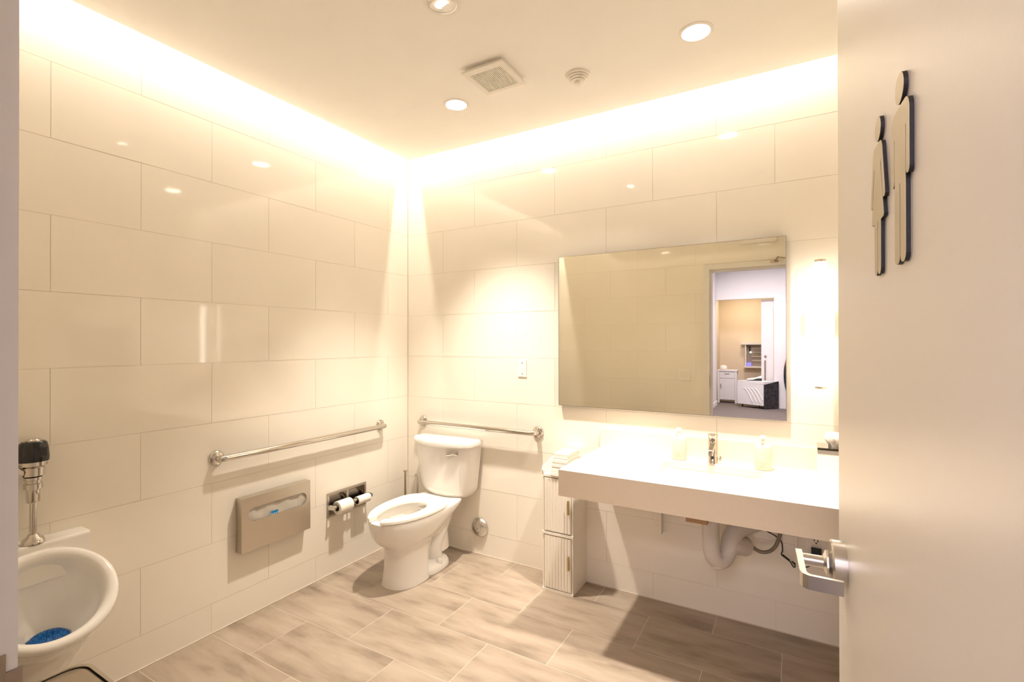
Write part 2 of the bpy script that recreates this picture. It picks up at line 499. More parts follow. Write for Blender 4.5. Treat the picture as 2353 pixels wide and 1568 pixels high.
# restroom figures on the door
def polysign(parts, name, label, loc_s):
    t = thing(name, label, 'sign', D(loc_s, 0.004, 1.62), 'restroom figures on the door')
    for nm, poly in parts:
        bm = B(); prism(bm, poly, lambda s, z: D(s, 0.0002, z), lambda s, z: D(s, 0.0007, z)); obj('backing', bm, SIGNA, t)
        bm = B(); prism(bm, poly, lambda s, z: D(s, 0.0008, z), lambda s, z: D(s, 0.0046, z)); obj('edge', bm, SIGNB, t)
        bm = B(); prism(bm, poly, lambda s, z: D(s, 0.0046, z), lambda s, z: D(s, 0.0050, z)); obj(nm, bm, SIGNF, t)
def ell(cx, cz, rx, rz, n=28): return [(cx+rx*math.cos(2*PI*k/n), cz+rz*math.sin(2*PI*k/n)) for k in range(n)]
def arc(cx, cz, r, a0, a1, k=6): return [(cx+r*math.cos(math.radians(a0+(a1-a0)*j/k)), cz+r*math.sin(math.radians(a0+(a1-a0)*j/k))) for j in range(k+1)]
mc = 0.4745
man = []
# body outline, clockwise from the left shoulder
hw = 0.0345
def man_half(sg):
    o = []
    o += [(mc+sg*0.004, 1.6985)]
    o += [(mc+sg*(hw-0.014+0.014*math.sin(math.radians(a))), 1.6845+0.014*math.cos(math.radians(a))) for a in range(0, 91, 15)]
    o += [(mc+sg*hw, 1.628)]
    o += [(mc+sg*(hw-0.0058+0.0058*math.cos(math.radians(a))), 1.628-0.0058*math.sin(math.radians(a))) for a in range(30, 181, 30)]
    o += [(mc+sg*(hw-0.0112), 1.672), (mc+sg*(hw-0.0134), 1.672)]
    o += [(mc+sg*(hw-0.0134), 1.546)]
    o += [(mc+sg*(0.0112+0.0099*math.cos(math.radians(a))), 1.546-0.0075*math.sin(math.radians(a))) for a in range(30, 181, 30)]
    o += [(mc+sg*0.0013, 1.620)]
    return o
L_, R_ = man_half(-1), man_half(1)
man_poly = R_ + list(reversed(L_))
polysign([('head', ell(mc-0.0015, 1.7175, 0.0165, 0.0155)), ('body', man_poly)], 'restroom_sign', 'taller trouser-legged figure sign on the door, nearer the hinges', mc)
wc = 0.3695
def wom_half(sg):
    o = [(wc+sg*0.003, 1.6975)]
    o += [(wc+sg*(0.013+0.012*math.sin(math.radians(a))), 1.6855+0.012*math.cos(math.radians(a))) for a in range(0, 76, 15)]
    o += [(wc+sg*0.0385, 1.632)]
    o += [(wc+sg*(0.0335+0.0052*math.cos(math.radians(a))), 1.631-0.0052*math.sin(math.radians(a))) for a in range(20, 181, 32)]
    o += [(wc+sg*0.0178, 1.675), (wc+sg*0.0160, 1.670)]
    o += [(wc+sg*0.0325, 1.6075), (wc+sg*0.0310, 1.6045), (wc+sg*0.0170, 1.6035)]
    o += [(wc+sg*0.0165, 1.546)]
    o += [(wc+sg*(0.0088+0.0076*math.cos(math.radians(a))), 1.546-0.0065*math.sin(math.radians(a))) for a in range(30, 181, 30)]
    o += [(wc+sg*0.0013, 1.6045)]
    return o
L_, R_ = wom_half(-1), wom_half(1)
polysign([('head', ell(wc+0.002, 1.7155, 0.0158, 0.0145)), ('body', R_ + list(reversed(L_)))], 'restroom_sign', 'smaller skirted figure sign on the door, nearer the handle', wc)

# door closer arm on the frame head
t = thing('door_closer', 'brown metal door closer arm above the doorway, seen in mirror', 'door closer', (2.40, FY+0.01, 2.24))
obj('foot', bx(2.335, 2.405, FY+0.009, FY+0.02, 2.232, 2.252), BRASSD, t)
obj('forearm', tube(B(), [(2.375, FY+0.024, 2.245), (2.405, FY+0.13, 2.262)], 0.008, 10), BRASSD, t)
obj('arm', tube(B(), [(2.405, FY+0.13, 2.262), (2.735, FY+0.16, 2.19)], 0.006, 10), BRASSD, t)
bm = bx(2.705, 2.760, FY+0.10, FY+0.36, 2.12, 2.18)
obj('cylinder', bm, BRASSD, t, bevel=0.006)

# ------------------------------------------------------------------ ceiling fittings
def downlight(x, y, lab):
    t = thing('downlight', lab, 'ceiling light', (x, y, CZ), 'recessed ceiling lights')
    bm = lathe(B(), (x, y, CZ), (0, 0, -1), [(0.072, 0), (0.072, 0.002), (0.068, 0.004), (0.058, 0.004), (0.057, 0.001)], 48, caps=False)
    obj('trim_ring', bm, WHITE, t, smooth=True)
    obj('lens', lathe(B(), (x, y, CZ), (0, 0, -1), [(0.0575, 0), (0.0575, 0.0012)], 48), GLOW, t)
    S = bpy.data.lights.new('downlight_lamp', 'SPOT'); S.energy = CAN_W; S.color = WARM
    S.spot_size = math.radians(82); S.spot_blend = 1.0; S.shadow_soft_size = 0.04
    so = bpy.data.objects.new('downlight_lamp', S); COL.objects.link(so); so.parent = t; so.location = (0, 0, -0.045)
downlight(0.897, -0.60, 'round lit ceiling light above the toilet corner')
downlight(2.168, -0.60, 'round lit ceiling light above the counter')
gx, gy = 1.335, -1.285
t = thing('gimbal_light', 'round ceiling spotlight with tilted inner ring at top centre', 'ceiling light', (gx, gy, CZ))
obj('trim_ring', lathe(B(), (gx, gy, CZ), (0, 0, -1), [(0.074, 0), (0.074, 0.003), (0.068, 0.005), (0.058, 0.004), (0.055, 0.001)], 48, caps=False), WHITE, t, smooth=True)
az, el = math.radians(12), math.radians(-54)
gd = Vector((math.sin(az)*math.cos(el), math.cos(az)*math.cos(el), math.sin(el)))
tl = (gd+Vector((0, 0, -1))*2.2).normalized()
obj('tilted_ring', lathe(B(), Vector((gx, gy, CZ+0.004)), tl, [(0.050, -0.004), (0.050, 0.008), (0.046, 0.011), (0.030, 0.008), (0.029, 0.002)], 40, caps=False), WHITE, t, smooth=True)
obj('lens', lathe(B(), Vector((gx, gy, CZ+0.004)), tl, [(0.030, 0.003), (0.030, 0.0065)], 40), GLOW, t)
S = bpy.data.lights.new('gimbal_lamp', 'SPOT'); S.energy = GIMBAL_W; S.color = WARM; S.spot_size = math.radians(60); S.spot_blend = 0.25; S.shadow_soft_size = 0.025
so = bpy.data.objects.new('gimbal_lamp', S); COL.objects.link(so)
so.parent = t; so.location = Vector((gx, gy, CZ-0.03))-t.location
so.rotation_euler = gd.to_track_quat('-Z', 'Y').to_euler()

# exhaust fan grille
t = thing('vent_grille', 'square white exhaust fan grille on the ceiling', 'vent', (1.245, -0.76, CZ))
vx0, vx1, vy0, vy1 = 1.130, 1.362, -0.875, -0.643
bm = B()
zt = CZ-0.022
for r in ((vx0, vx1, vy0, vy0+0.035), (vx0, vx1, vy1-0.022, vy1), (vx0, vx0+0.028, vy0+0.035, vy1-0.022), (vx1-0.028, vx1, vy0+0.035, vy1-0.022)):
    box(bm, r[0], r[1], r[2], r[3], zt-0.004, zt+0.004)
obj('frame', bm, WHITE, t)
obj('box', bx(vx0+0.012, vx1-0.012, vy0+0.018, vy1-0.012, zt+0.006, CZ), WHITE, t)
xs = vx0+0.030
while xs < vx1-0.031:
    obj('slat', bx(xs, xs+0.0045, vy0+0.035, vy1-0.022, zt-0.003, zt+0.005), WHITE, t)
    xs += 0.0088
# ceiling detector
t = thing('smoke_detector', 'round ribbed white detector on the ceiling', 'detector', (1.602, -0.541, CZ))
obj('base', lathe(B(), (1.602, -0.541, CZ), (0, 0, -1), [(0.062, 0), (0.062, 0.008), (0.056, 0.012)], 40), WHITE, t, smooth=True)
for r, h0 in ((0.053, 0.012), (0.044, 0.020), (0.035, 0.028)):
    obj('rib', lathe(B(), (1.602, -0.541, CZ-h0), (0, 0, -1), [(r-0.008, 0), (r, 0.003), (r, 0.006), (r-0.006, 0.008)], 40), WHITE, t, smooth=True)
obj('sensor', lathe(B(), (1.602, -0.541, CZ-0.036), (0, 0, -1), [(0.020, 0), (0.017, 0.012), (0.0, 0.015)], 24), WHITE, t, smooth=True)

# ------------------------------------------------------------------ back wall fittings
t = thing('mirror', 'large rectangular wall mirror with thin metal edge above the counter', 'mirror', (1.88, 0, 1.07))
mx0, mx1, mz0, mz1 = 1.262, 2.498, 1.068, 1.988
obj('backing', bx(mx0+0.01, mx1-0.01, -0.024, -0.0005, mz0+0.01, mz1-0.01), SILV, t)
obj('glass', bx(mx0+0.003, mx1-0.003, -0.030, -0.0242, mz0+0.003, mz1-0.003), MIRR, t)
bm = B()
box(bm, mx0, mx0+0.003, -0.0315, -0.012, mz0, mz1); box(bm, mx1-0.003, mx1, -0.0315, -0.012, mz0, mz1)
box(bm, mx0+0.003, mx1-0.003, -0.0315, -0.012, mz0, mz0+0.003); box(bm, mx0+0.003, mx1-0.003, -0.0315, -0.012, mz1-0.003, mz1)
obj('frame', bm, SILV, t)

t = thing('wall_sconce', 'lit vertical tube lamp on the wall beside the mirror', 'wall light', (2.637, 0, 1.24))
sx, sy = 2.637, -0.10
obj('diffuser', cyl(B(), (sx, sy, 1.252), (sx, sy, 1.835), 0.0225, 40), TUBE, t, smooth=True)
for z0, z1 in ((1.835, 1.846), (1.241, 1.252)):
    obj('end_cap', cyl(B(), (sx, sy, z0), (sx, sy, z1), 0.0235, 40), NICKEL, t, smooth=True)
obj('backplate', bx(sx-0.062, sx+0.062, -0.028, -0.0005, 1.478, 1.602), CABW, t, bevel=0.004)
obj('arm', bx(sx-0.018, sx+0.018, sy+0.02, -0.028, 1.50, 1.58), NICKEL, t)

t = thing('blank_plate', 'small white blank wall plate between corner and mirror', 'wall plate', (0.99, 0, 1.232))
obj('plate', bx(0.957, 1.022, -0.006, -0.0005, 1.234, 1.344), WHITE, t, bevel=0.002)
for z in (1.253, 1.325):
    obj('screw', cyl(B(), (0.9895, -0.006, z), (0.9895, -0.0075, z), 0.0035, 12), BRASSD, t)

def grab_bar(p0, p1, n, lab):
    p0, p1, n = Vector(p0), Vector(p1), Vector(n)
    t = thing('grab_bar', lab, 'grab bar', p0, 'steel grab bars')
    a = (p1-p0).normalized(); off = 0.058; rb = 0.016; r = 0.022
    pts = [p0+n*0.006]
    pts += [p0+n*(off-r)+a*0+(a*(r-r*math.cos(q))+n*(r*math.sin(q))) for q in [PI/2*k/6 for k in range(7)]]
    pts += [p1+n*(off-r)+(-a*(r-r*math.cos(q))+n*(r*math.sin(q))) for q in [PI/2*k/6 for k in range(6, -1, -1)]]
    pts += [p1+n*0.006]
    obj('bar', tube(B(), pts, rb, 20), CHROME, t, smooth=True)
    for p in (p0, p1):
        obj('flange', lathe(B(), p+n*0.0005, n, [(0.038, 0), (0.038, 0.004), (0.034, 0.010), (0.022, 0.015), (0.0165, 0.018)], 36), CHROME, t, smooth=True)
grab_bar((0, -1.415, 0.877), (0, -0.289, 0.877), (1, 0, 0), 'long polished grab bar on the left wall')
grab_bar((0.151, 0, 0.879), (1.104, 0, 0.881), (0, -1, 0), 'polished grab bar on the back wall over the toilet tank')

t = thing('cleanout_cover', 'round domed metal cover plate low on the wall beside toilet', 'cover plate', (0.655, 0, 0.12))
obj('dome', lathe(B(), (0.655, -0.0005, 0.186), (0, -1, 0), [(0.066, 0), (0.066, 0.003), (0.060, 0.014), (0.042, 0.026), (0.018, 0.031), (0, 0.032)], 40), SATIN, t, smooth=60)
obj('screw', cyl(B(), (0.655, -0.032, 0.186), (0.655, -0.035, 0.186), 0.006, 14), BRASSD, t)

# ------------------------------------------------------------------ toilet
TX = 0.443
t = thing('toilet', 'white porcelain toilet with tank and open-front seat in corner', 'toilet', (TX, -0.42, 0))
N = 48
def sloop(yf, yb, w_, z, pf=2.1, pb=3.0, cx=TX, split=0.45):
    yc = yf+(yb-yf)*split
    out = []
    for k in range(N):
        a = 2*PI*k/N
        c, s = math.cos(a), math.sin(a)
        p = pf if c >= 0 else pb
        rx = math.copysign(abs(s)**(2/p), s); ry = math.copysign(abs(c)**(2/p), c)
        out.append((cx+w_*rx, yc+(yf-yc)*ry if c >= 0 else yc-(yb-yc)*ry, z))
    return out
bm = B()
outer = [sloop(-0.668, -0.395, 0.128, 0.0, 2.3, 3.5, split=0.6), sloop(-0.664, -0.392, 0.122, 0.02, 2.3, 3.5, split=0.6), sloop(-0.655, -0.385, 0.112, 0.10, 2.3, 3.5, split=0.6),
         sloop(-0.652, -0.375, 0.110, 0.18, 2.3, 3.2, split=0.6), sloop(-0.658, -0.355, 0.113, 0.225, 2.2, 3.0, split=0.58), sloop(-0.680, -0.32, 0.128, 0.243, 2.2, 2.8, split=0.55), sloop(-0.712, -0.27, 0.150, 0.265, 2.1, 2.6, split=0.5),
         sloop(-0.742, -0.20, 0.168, 0.305, 2.1, 2.6), sloop(-0.762, -0.10, 0.180, 0.36, 2.1, 3.0), sloop(-0.770, -0.075, 0.184, 0.398, 2.1, 4.0), sloop(-0.768, -0.075, 0.182, 0.410, 2.1, 4.0), sloop(-0.758, -0.085, 0.173, 0.4145, 2.1, 4.0),
         sloop(-0.728, -0.315, 0.132, 0.4135, 2.1, 2.3), sloop(-0.720, -0.325, 0.126, 0.400, 2.1, 2.3), sloop(-0.722, -0.318, 0.130, 0.375, 2.1, 2.3), sloop(-0.69, -0.33, 0.112, 0.30, 2.1, 2.2), sloop(-0.60, -0.36, 0.07, 0.225, 2, 2)]
loft(bm, outer)
o = obj('bowl', bm, PORC, t, smooth=50)
# rear foot and trapway
bm = B()
loft(bm, [sloop(-0.48, -0.16, 0.128, 0.0, 2.2, 2.6), sloop(-0.48, -0.163, 0.125, 0.02, 2.2, 2.6), sloop(-0.47, -0.172, 0.115, 0.036, 2.2, 2.6), sloop(-0.45, -0.19, 0.075, 0.05, 2.2, 2.6)])
obj('foot', bm, PORC, o, smooth=50)
bm = B()
tube(bm, smooth_path([(TX, -0.42, 0.10), (TX, -0.38, 0.20), (TX, -0.325, 0.305), (TX, -0.265, 0.335), (TX, -0.215, 0.29), (TX, -0.215, 0.215), (TX, -0.265, 0.15), (TX, -0.275, 0.09), (TX, -0.255, 0.02)], 6), 0.062, 24)
for v in bm.verts: v.co.x = TX+(v.co.x-TX)*1.32
obj('trapway', bm, PORC, o, smooth=80)
bm = B()
loft(bm, [sloop(-0.31, -0.12, 0.075, 0.08, 2.4, 2.4), sloop(-0.31, -0.13, 0.070, 0.2, 2.4, 2.4), sloop(-0.33, -0.10, 0.11, 0.33, 2.4, 2.8), sloop(-0.34, -0.085, 0.15, 0.38, 2.4, 3.2)])
obj('neck', bm, PORC, o, smooth=70)
for sg in (-1, 1):
    obj('bolt_cap', lathe(B(), (TX+sg*0.098, -0.305, 0.025), (0, 0, 1), [(0.020, 0), (0.020, 0.022), (0.016, 0.036), (0.007, 0.043), (0, 0.044)], 20), PORC, o, smooth=70)
# seat, open at the front
def egg(yc, lf, lb, hw_, p, a):
    c, s = math.cos(a), math.sin(a)
    pp = 2.0 if c >= 0 else p
    return (TX+hw_*math.copysign(abs(s)**(2/pp), s), yc-(lf*abs(c)**(2/pp) if c >= 0 else -lb*abs(c)**(2/pp)))
bm = B()
ga, gb = math.asin(0.042/0.186), math.asin(0.040/0.108)
K = 56
secs = []
for k in range(K+1):
    f = k/K
    po = egg(-0.455, 0.325, 0.230, 0.186, 3.2, ga+(2*PI-2*ga)*f)
    pi_ = egg(-0.515, 0.215, 0.155, 0.108, 2.2, gb+(2*PI-2*gb)*f)
    prof = [(0, 0.4165), (0, 0.428), (0.03, 0.4345), (0.14, 0.4395), (0.5, 0.4415), (0.86, 0.4385), (0.97, 0.434), (1, 0.427), (1, 0.4165)]
    secs.append([bm.verts.new((po[0]+(pi_[0]-po[0])*q, po[1]+(pi_[1]-po[1])*q, z)) for q, z in prof])
n_ = len(secs[0])
for a_, b_ in zip(secs, secs[1:]):
    for k in range(n_):
        bm.faces.new((a_[k], a_[(k+1) % n_], b_[(k+1) % n_], b_[k]))
bm.faces.new(secs[0]); bm.faces.new(list(reversed(secs[-1])))
s_ = obj('seat', bm, SEATM, t, smooth=50)
for sg in (-1, 1):
    obj('hinge', lathe(B(), (TX+sg*0.075, -0.215, 0.413), (0, 0, 1), [(0.010, 0), (0.010, 0.010), (0.007, 0.013), (0, 0.014)], 18), SEATM, s_, smooth=60)
# tank
def tankloop(hw_, ys, yc, z, yb=-0.022):
    out = []
    M_ = 24
    for k in range(M_+1):
        f = -1+2*k/M_
        x = TX+hw_*f
        yy = yc+(ys-yc)*abs(f)**2.2
        if abs(f) > 0.93: yy += (abs(f)-0.93)/0.07*0.018
        out.append((x, yy, z))
    out += [(TX+hw_, yb, z), (TX-hw_, yb, z)]
    return out
bm = B()
loft(bm, [tankloop(0.17, -0.11, -0.165, 0.4146), tankloop(0.178, -0.118, -0.172, 0.426), tankloop(0.196, -0.128, -0.186, 0.445), tankloop(0.205, -0.133, -0.193, 0.475), tankloop(0.230, -0.147, -0.210, 0.68), tankloop(0.238, -0.151, -0.216, 0.757)])
obj('tank', bm, PORC, t, smooth=45)
bm = B()
loft(bm, [tankloop(0.242, -0.156, -0.224, 0.7575, -0.02), tankloop(0.250, -0.163, -0.233, 0.764, -0.018), tankloop(0.2515, -0.165, -0.235, 0.788, -0.016), tankloop(0.247, -0.160, -0.229, 0.798, -0.02), tankloop(0.235, -0.148, -0.215, 0.8015, -0.03)])
obj('tank_lid', bm, PORC, t, smooth=45)
lv = obj('flush_lever', lathe(B(), (TX+0.150, -0.186, 0.722), (0, -1, 0), [(0.014, 0), (0.014, 0.012), (0.010, 0.015)], 20), CHROME, t, smooth=True)
obj('paddle', tube(B(), [(TX+0.158, -0.205, 0.722), (TX+0.135, -0.208, 0.721), (TX+0.105, -0.218, 0.717), (TX+0.090, -0.222, 0.715)], [0.006, 0.007, 0.0105, 0.007], 12), CHROME, lv, smooth=True)

# toilet brush and plunger behind the toilet
t = thing('toilet_brush', 'slim metal toilet brush in a holder behind the toilet', 'brush', (0.105, -0.145, 0))
obj('holder', lathe(B(), (0.105, -0.145, 0), (0, 0, 1), [(0.045, 0), (0.045, 0.17), (0.036, 0.19), (0.012, 0.195)], 28), SATIN, t, smooth=True)
obj('handle', cyl(B(), (0.105, -0.145, 0.195), (0.105, -0.145, 0.528), 0.0075, 16), BRASSD, t, smooth=True)
obj('knob', lathe(B(), (0.105, -0.145, 0.528), (0, 0, 1), [(0.006, 0), (0.014, 0.003), (0.014, 0.009), (0, 0.011)], 20), BRASSD, t, smooth=True)
t = thing('supply_valve', 'curved metal water supply tube between corner and toilet tank', 'pipe', (0.178, -0.10, 0.1))
obj('tube', tube(B(), smooth_path([(0.178, -0.004, 0.16), (0.178, -0.09, 0.16), (0.182, -0.108, 0.22), (0.186, -0.108, 0.40), (0.184, -0.11, 0.47), (0.177, -0.114, 0.502)], 6), [0.008]*31, 12), SATIN, t, smooth=True)
obj('tip', lathe(B(), (0.177, -0.114, 0.500), (-0.2, 0, 1), [(0.007, 0), (0.010, 0.004), (0.008, 0.012), (0, 0.014)], 16), SATIN, t, smooth=True)

# ------------------------------------------------------------------ left wall fittings
# seat cover dispenser
y0, y1, z0, z1, dx = -1.314, -0.900, 0.362, 0.645, 0.052
t = thing('seat_cover_dispenser', 'brushed steel seat cover dispenser box on the left wall', 'dispenser', (0, (y0+y1)/2, z0))
K = 10
def box_poly(a0, a1, b0, b1, n_per=K+1):
    # outer rectangle with as many points as rrect(k=K): points gathered at the corners
    out = []
    for cx, cz in ((a1, b1), (a0, b1), (a0, b0), (a1, b0)):
        out += [(cx, cz)]*1
    return out
hole = rrect(y0+0.036, y1-0.026, 0.514, 0.585, 0.0345, K)
# outer ring sampled on the rectangle by direction from each hole point
cy_, cz_ = (y0+y1)/2, 0.55
outer_ = []
for (a, b) in hole:
    if b > 0.5495: 
        f = (a-(y0+0.036))/((y1-0.026)-(y0+0.036)); outer_.append((y0+(y1-y0)*f, z1))
    else:
        f = (a-(y0+0.036))/((y1-0.026)-(y0+0.036)); outer_.append((y0+(y1-y0)*f, z0))
bm = B()
plate_hole(bm, outer_, hole, lambda a, b: (dx, a, b))
# end triangles left by the sampling
def quad(bm, pts): bm.faces.new([bm.verts.new(p) for p in pts])
# lip of the slot
a = [bm.verts.new((dx, *p)) for p in hole]; b = [bm.verts.new((dx-0.004, *p)) for p in hole]
for k in range(len(hole)): bm.faces.new((a[k], a[(k+1) % len(hole)], b[(k+1) % len(hole)], b[k]))
# four sides
quad(bm, [(0.0005, y0, z0), (dx, y0, z0), (dx, y0, z1), (0.0005, y0, z1)])
quad(bm, [(0.0005, y1, z0), (dx, y1, z0), (dx, y1, z1), (0.0005, y1, z1)])
quad(bm, [(0.0005, y0, z0), (0.0005, y1, z0), (dx, y1, z0), (dx, y0, z0)])
quad(bm, [(0.0005, y0, z1), (0.0005, y1, z1), (dx, y1, z1), (dx, y0, z1)])
bmesh.ops.remove_doubles(bm, verts=bm.verts, dist=0.0004)
obj('body', bm, BRUSH, t)
t = thing('seat_cover_pack', 'white paper seat covers showing in the dispenser slot', 'paper pack', (0.02, (y0+y1)/2, z0+0.003))
bm = B(); nx = 26
def pv(i, j):
    yy = y0+0.012+(y1-y0-0.024)*i/nx; zz = z0+0.004+(0.592-z0-0.004)*j/8
    return (0.0435+0.003*math.sin(i*0.9+j*1.7)+0.0015*math.sin(i*2.3), yy, zz+(0.004*math.sin(i*0.7) if j == 8 else 0))
g = [[bm.verts.new(pv(i, j)) for j in range(9)] for i in range(nx+1)]
for i in range(nx):
    for j in range(8): bm.faces.new((g[i][j], g[i+1][j], g[i+1][j+1], g[i][j+1]))
bmesh.ops.solidify(bm, geom=bm.faces[:], thickness=0.02)
obj('sheets', bm, PAPER, t, smooth=True)
lb = obj('label_patch', bx(0.0486, 0.0491, -1.148, -1.106, 0.470, 0.5345), BLUEL, t)
lb['label'] = 'blue patch with white letters'
fc = bpy.data.curves.new('letters', 'FONT'); fc.body = 'OEO'; fc.size = 0.026; fc.align_x = 'CENTER'; fc.extrude = 0.0002
fo = bpy.data.objects.new('letters_tmp', fc); COL.objects.link(fo)
bpy.context.view_layer.update()
me = bpy.data.meshes.new_from_object(fo.evaluated_get(bpy.context.evaluated_depsgraph_get()))
bpy.data.objects.remove(fo)
lo = bpy.data.objects.new('letters', me); me.materials.clear(); me.materials.append(WHITE)
lo.rotation_euler = (PI/2, 0, PI/2); lo.location = (0.0494, -1.127, 0.5035)
COL.objects.link(lo); lo.parent = lb

# twin toilet roll holder
t = thing('roll_holder', 'steel twin toilet roll holder set into the left wall', 'roll holder', (0, -0.58, 0.36))
hy0, hy1, hz0, hz1 = -0.741, -0.424, 0.361, 0.512
ym = (hy0+hy1)/2
bm = B()
for r in ((hy0, hy1, hz0, hz0+0.014), (hy0, hy1, hz1-0.014, hz1), (hy0, hy0+0.014, hz0+0.014, hz1-0.014), (hy1-0.014, hy1, hz0+0.014, hz1-0.014), (ym-0.009, ym+0.009, hz0+0.014, hz1-0.014)):
    box(bm, 0.0005, 0.007, r[0], r[1], r[2], r[3])
obj('frame', bm, BRUSHV, t, bevel=0.0015)
for a0, a1 in ((hy0+0.014, ym-0.009), (ym+0.009, hy1-0.014)):
    bm = B(); k_ = 8
    ring = [[bm.verts.new((0.0055-0.0045*math.sin(PI*j/k_), a, hz0+0.014+(hz1-hz0-0.028)*j/k_)) for j in range(k_+1)] for a in (a0, a1)]
    for j in range(k_): bm.faces.new((ring[0][j], ring[1][j], ring[1][j+1], ring[0][j+1]))
    obj('recess', bm, DARKST, t, smooth=True)
for yy in (hy0+0.006, ym, hy1-0.006):
    bm = B()
    prism(bm, [(0.006, 0.432), (0.030, 0.447), (0.068, 0.447), (0.072, 0.440), (0.072, 0.424), (0.066, 0.420), (0.006, 0.412)], lambda a, b: (a, yy-0.0045, b), lambda a, b: (a, yy+0.0045, b))
    obj('arm', bm, SATIN, t, bevel=0.001)
for a0, a1 in ((hy0+0.012, ym-0.006), (ym+0.006, hy1-0.012)):
    obj('roller', cyl(B(), (0.060, a0, 0.4335), (0.060, a1, 0.4335), 0.011, 18), SATIN, t, smooth=True)
def paper_roll(yc, r, lab):
    t = thing('toilet_roll', lab, 'toilet roll', (0.060, yc, 0.4335-r), 'toilet rolls')
    z = 0.4335-0.008
    w2 = 0.052
    obj('paper', lathe(B(), (0.060, yc-w2, z), (0, 1, 0), [(0.0205, 0.0), (r-0.002, 0), (r, 0.002), (r, 2*w2-0.002), (r-0.002, 2*w2), (0.0205, 2*w2), (0.0205, 0)], 40, caps=False), PAPER, t, smooth=True)
    obj('core', lathe(B(), (0.060, yc-w2+0.0005, z), (0, 1, 0), [(0.020, 0.0), (0.0192, 0), (0.0192, 2*w2-0.001), (0.020, 2*w2-0.001), (0.020, 0)], 30, caps=False), CARD, t, smooth=True)
paper_roll((hy0+ym)/2, 0.041, 'thicker white toilet roll, nearer the dispenser box')
paper_roll((ym+hy1)/2, 0.0275, 'nearly used white toilet roll, nearer the toilet')

# urinal
UY = -2.118
t = thing('urinal', 'white porcelain wall urinal with round rim at lower left', 'urinal', (0, UY, 0.12))
cX, cZ = 0.232, 0.552
tx, tz = -0.695, 0.719         # up along the rim plane
nx_, nz_ = 0.719, 0.695        # rim plane normal
NU = 56
def uloop(c, ry, rt_, off=0.0, tv=(tx, tz), p=2.0):
    out = []
    nv = (tv[1], -tv[0])
    for k in range(NU):
        a = 2*PI*k/NU
        cc = math.copysign(abs(math.cos(a))**(2/p), math.cos(a)); ss = math.copysign(abs(math.sin(a))**(2/p), math.sin(a))
        out.append((max(0.004, c[0]+tv[0]*rt_*ss+nv[0]*off), UY+ry*cc, c[1]+tv[1]*rt_*ss+nv[1]*off))
    return out
def lerp(a, b, f): return a+(b-a)*f
wall_loop = []
for k in range(NU):
    a = 2*PI*k/NU
    c, s = math.cos(a), math.sin(a)
    wall_loop.append((0.0008, UY+0.158*math.copysign(abs(c)**0.6, c), 0.40+0.285*math.copysign(abs(s)**0.6, s)))
r4 = uloop((cX, cZ), 0.186, 0.178, -0.030)
mids = []
for f, bul in ((0.22, 0.0), (0.45, 0.0), (0.7, 0.0), (0.9, 0)):
    mids.append([(lerp(p[0], q[0], f), lerp(p[1], q[1], f**0.8), lerp(p[2], q[2], f)) for p, q in zip(r4, wall_loop)])
outer = [wall_loop] + list(reversed(mids)) + [r4, uloop((cX, cZ), 0.196, 0.188, -0.018), uloop((cX, cZ), 0.199, 0.191, -0.004), uloop((cX, cZ), 0.194, 0.186, 0.008), uloop((cX, cZ), 0.182, 0.174, 0.012), uloop((cX, cZ), 0.166, 0.158, 0.006), uloop((cX, cZ), 0.158, 0.150, -0.010),
        uloop((0.212, 0.532), 0.156, 0.147, -0.03), uloop((0.19, 0.50), 0.146, 0.135, -0.03, (-0.62, 0.78)), uloop((0.165, 0.455), 0.122, 0.11, -0.03, (-0.72, 0.69)), uloop((0.165, 0.405), 0.095, 0.080, -0.02, (-0.88, 0.47)), uloop((0.165, 0.372), 0.065, 0.055, -0.012, (-0.98, 0.2)), uloop((0.163, 0.358), 0.02, 0.018, -0.01, (-1, 0))]
bm = B(); loft(bm, outer)
ub = obj('bowl', bm, PORC, t, smooth=70)
bm = B()
prism(bm, rrect(0.001, 0.100, 0.560, 0.712, 0.012), lambda a, b: (a, UY-0.160, b), lambda a, b: (a, UY+0.160, b))
obj('top_block', bm, PORC, t, smooth=40, bevel=0.010, segs=3, angle=60)
# flush valve
vx = 0.068
t = thing('flush_valve', 'chrome sensor flush valve with black cap above the urinal', 'flush valve', (vx, UY, 0.712))
V = lambda prof, m_, nm, par=t: obj(nm, lathe(B(), (vx, UY, 0.7125), (0, 0, 1), prof, 36), m_, par, smooth=True)
V([(0.034, 0), (0.034, 0.006), (0.030, 0.016), (0.020, 0.024), (0.014, 0.034)], CHROME, 'flange')
V([(0.0105, 0.03), (0.0105, 0.158)], CHROME, 'pipe')
V([(0.017, 0.150), (0.020, 0.154), (0.020, 0.196), (0.022, 0.198), (0.022, 0.204)], CHROME, 'sleeve')
V([(0.027, 0.204), (0.027, 0.222), (0.0235, 0.224), (0.0235, 0.234), (0.027, 0.236), (0.027, 0.246)], CHROME, 'coupling')
V([(0.024, 0.246), (0.033, 0.252), (0.034, 0.282), (0.030, 0.286), (0.041, 0.290), (0.041, 0.305)], CHROME, 'body')
cap = V([(0.0445, 0.305), (0.0455, 0.318), (0.043, 0.352), (0.039, 0.372), (0.032, 0.379), (0, 0.381)], BLACKP, 'sensor_cap')
obj('sensor_window', bx(vx+0.040, vx+0.0445, UY+0.004, UY+0.026, 0.7125+0.325, 0.7125+0.357), BLACKM, cap)
V([(0.022, 0.379), (0.022, 0.384), (0.019, 0.387), (0, 0.387)], CHROME, 'button')
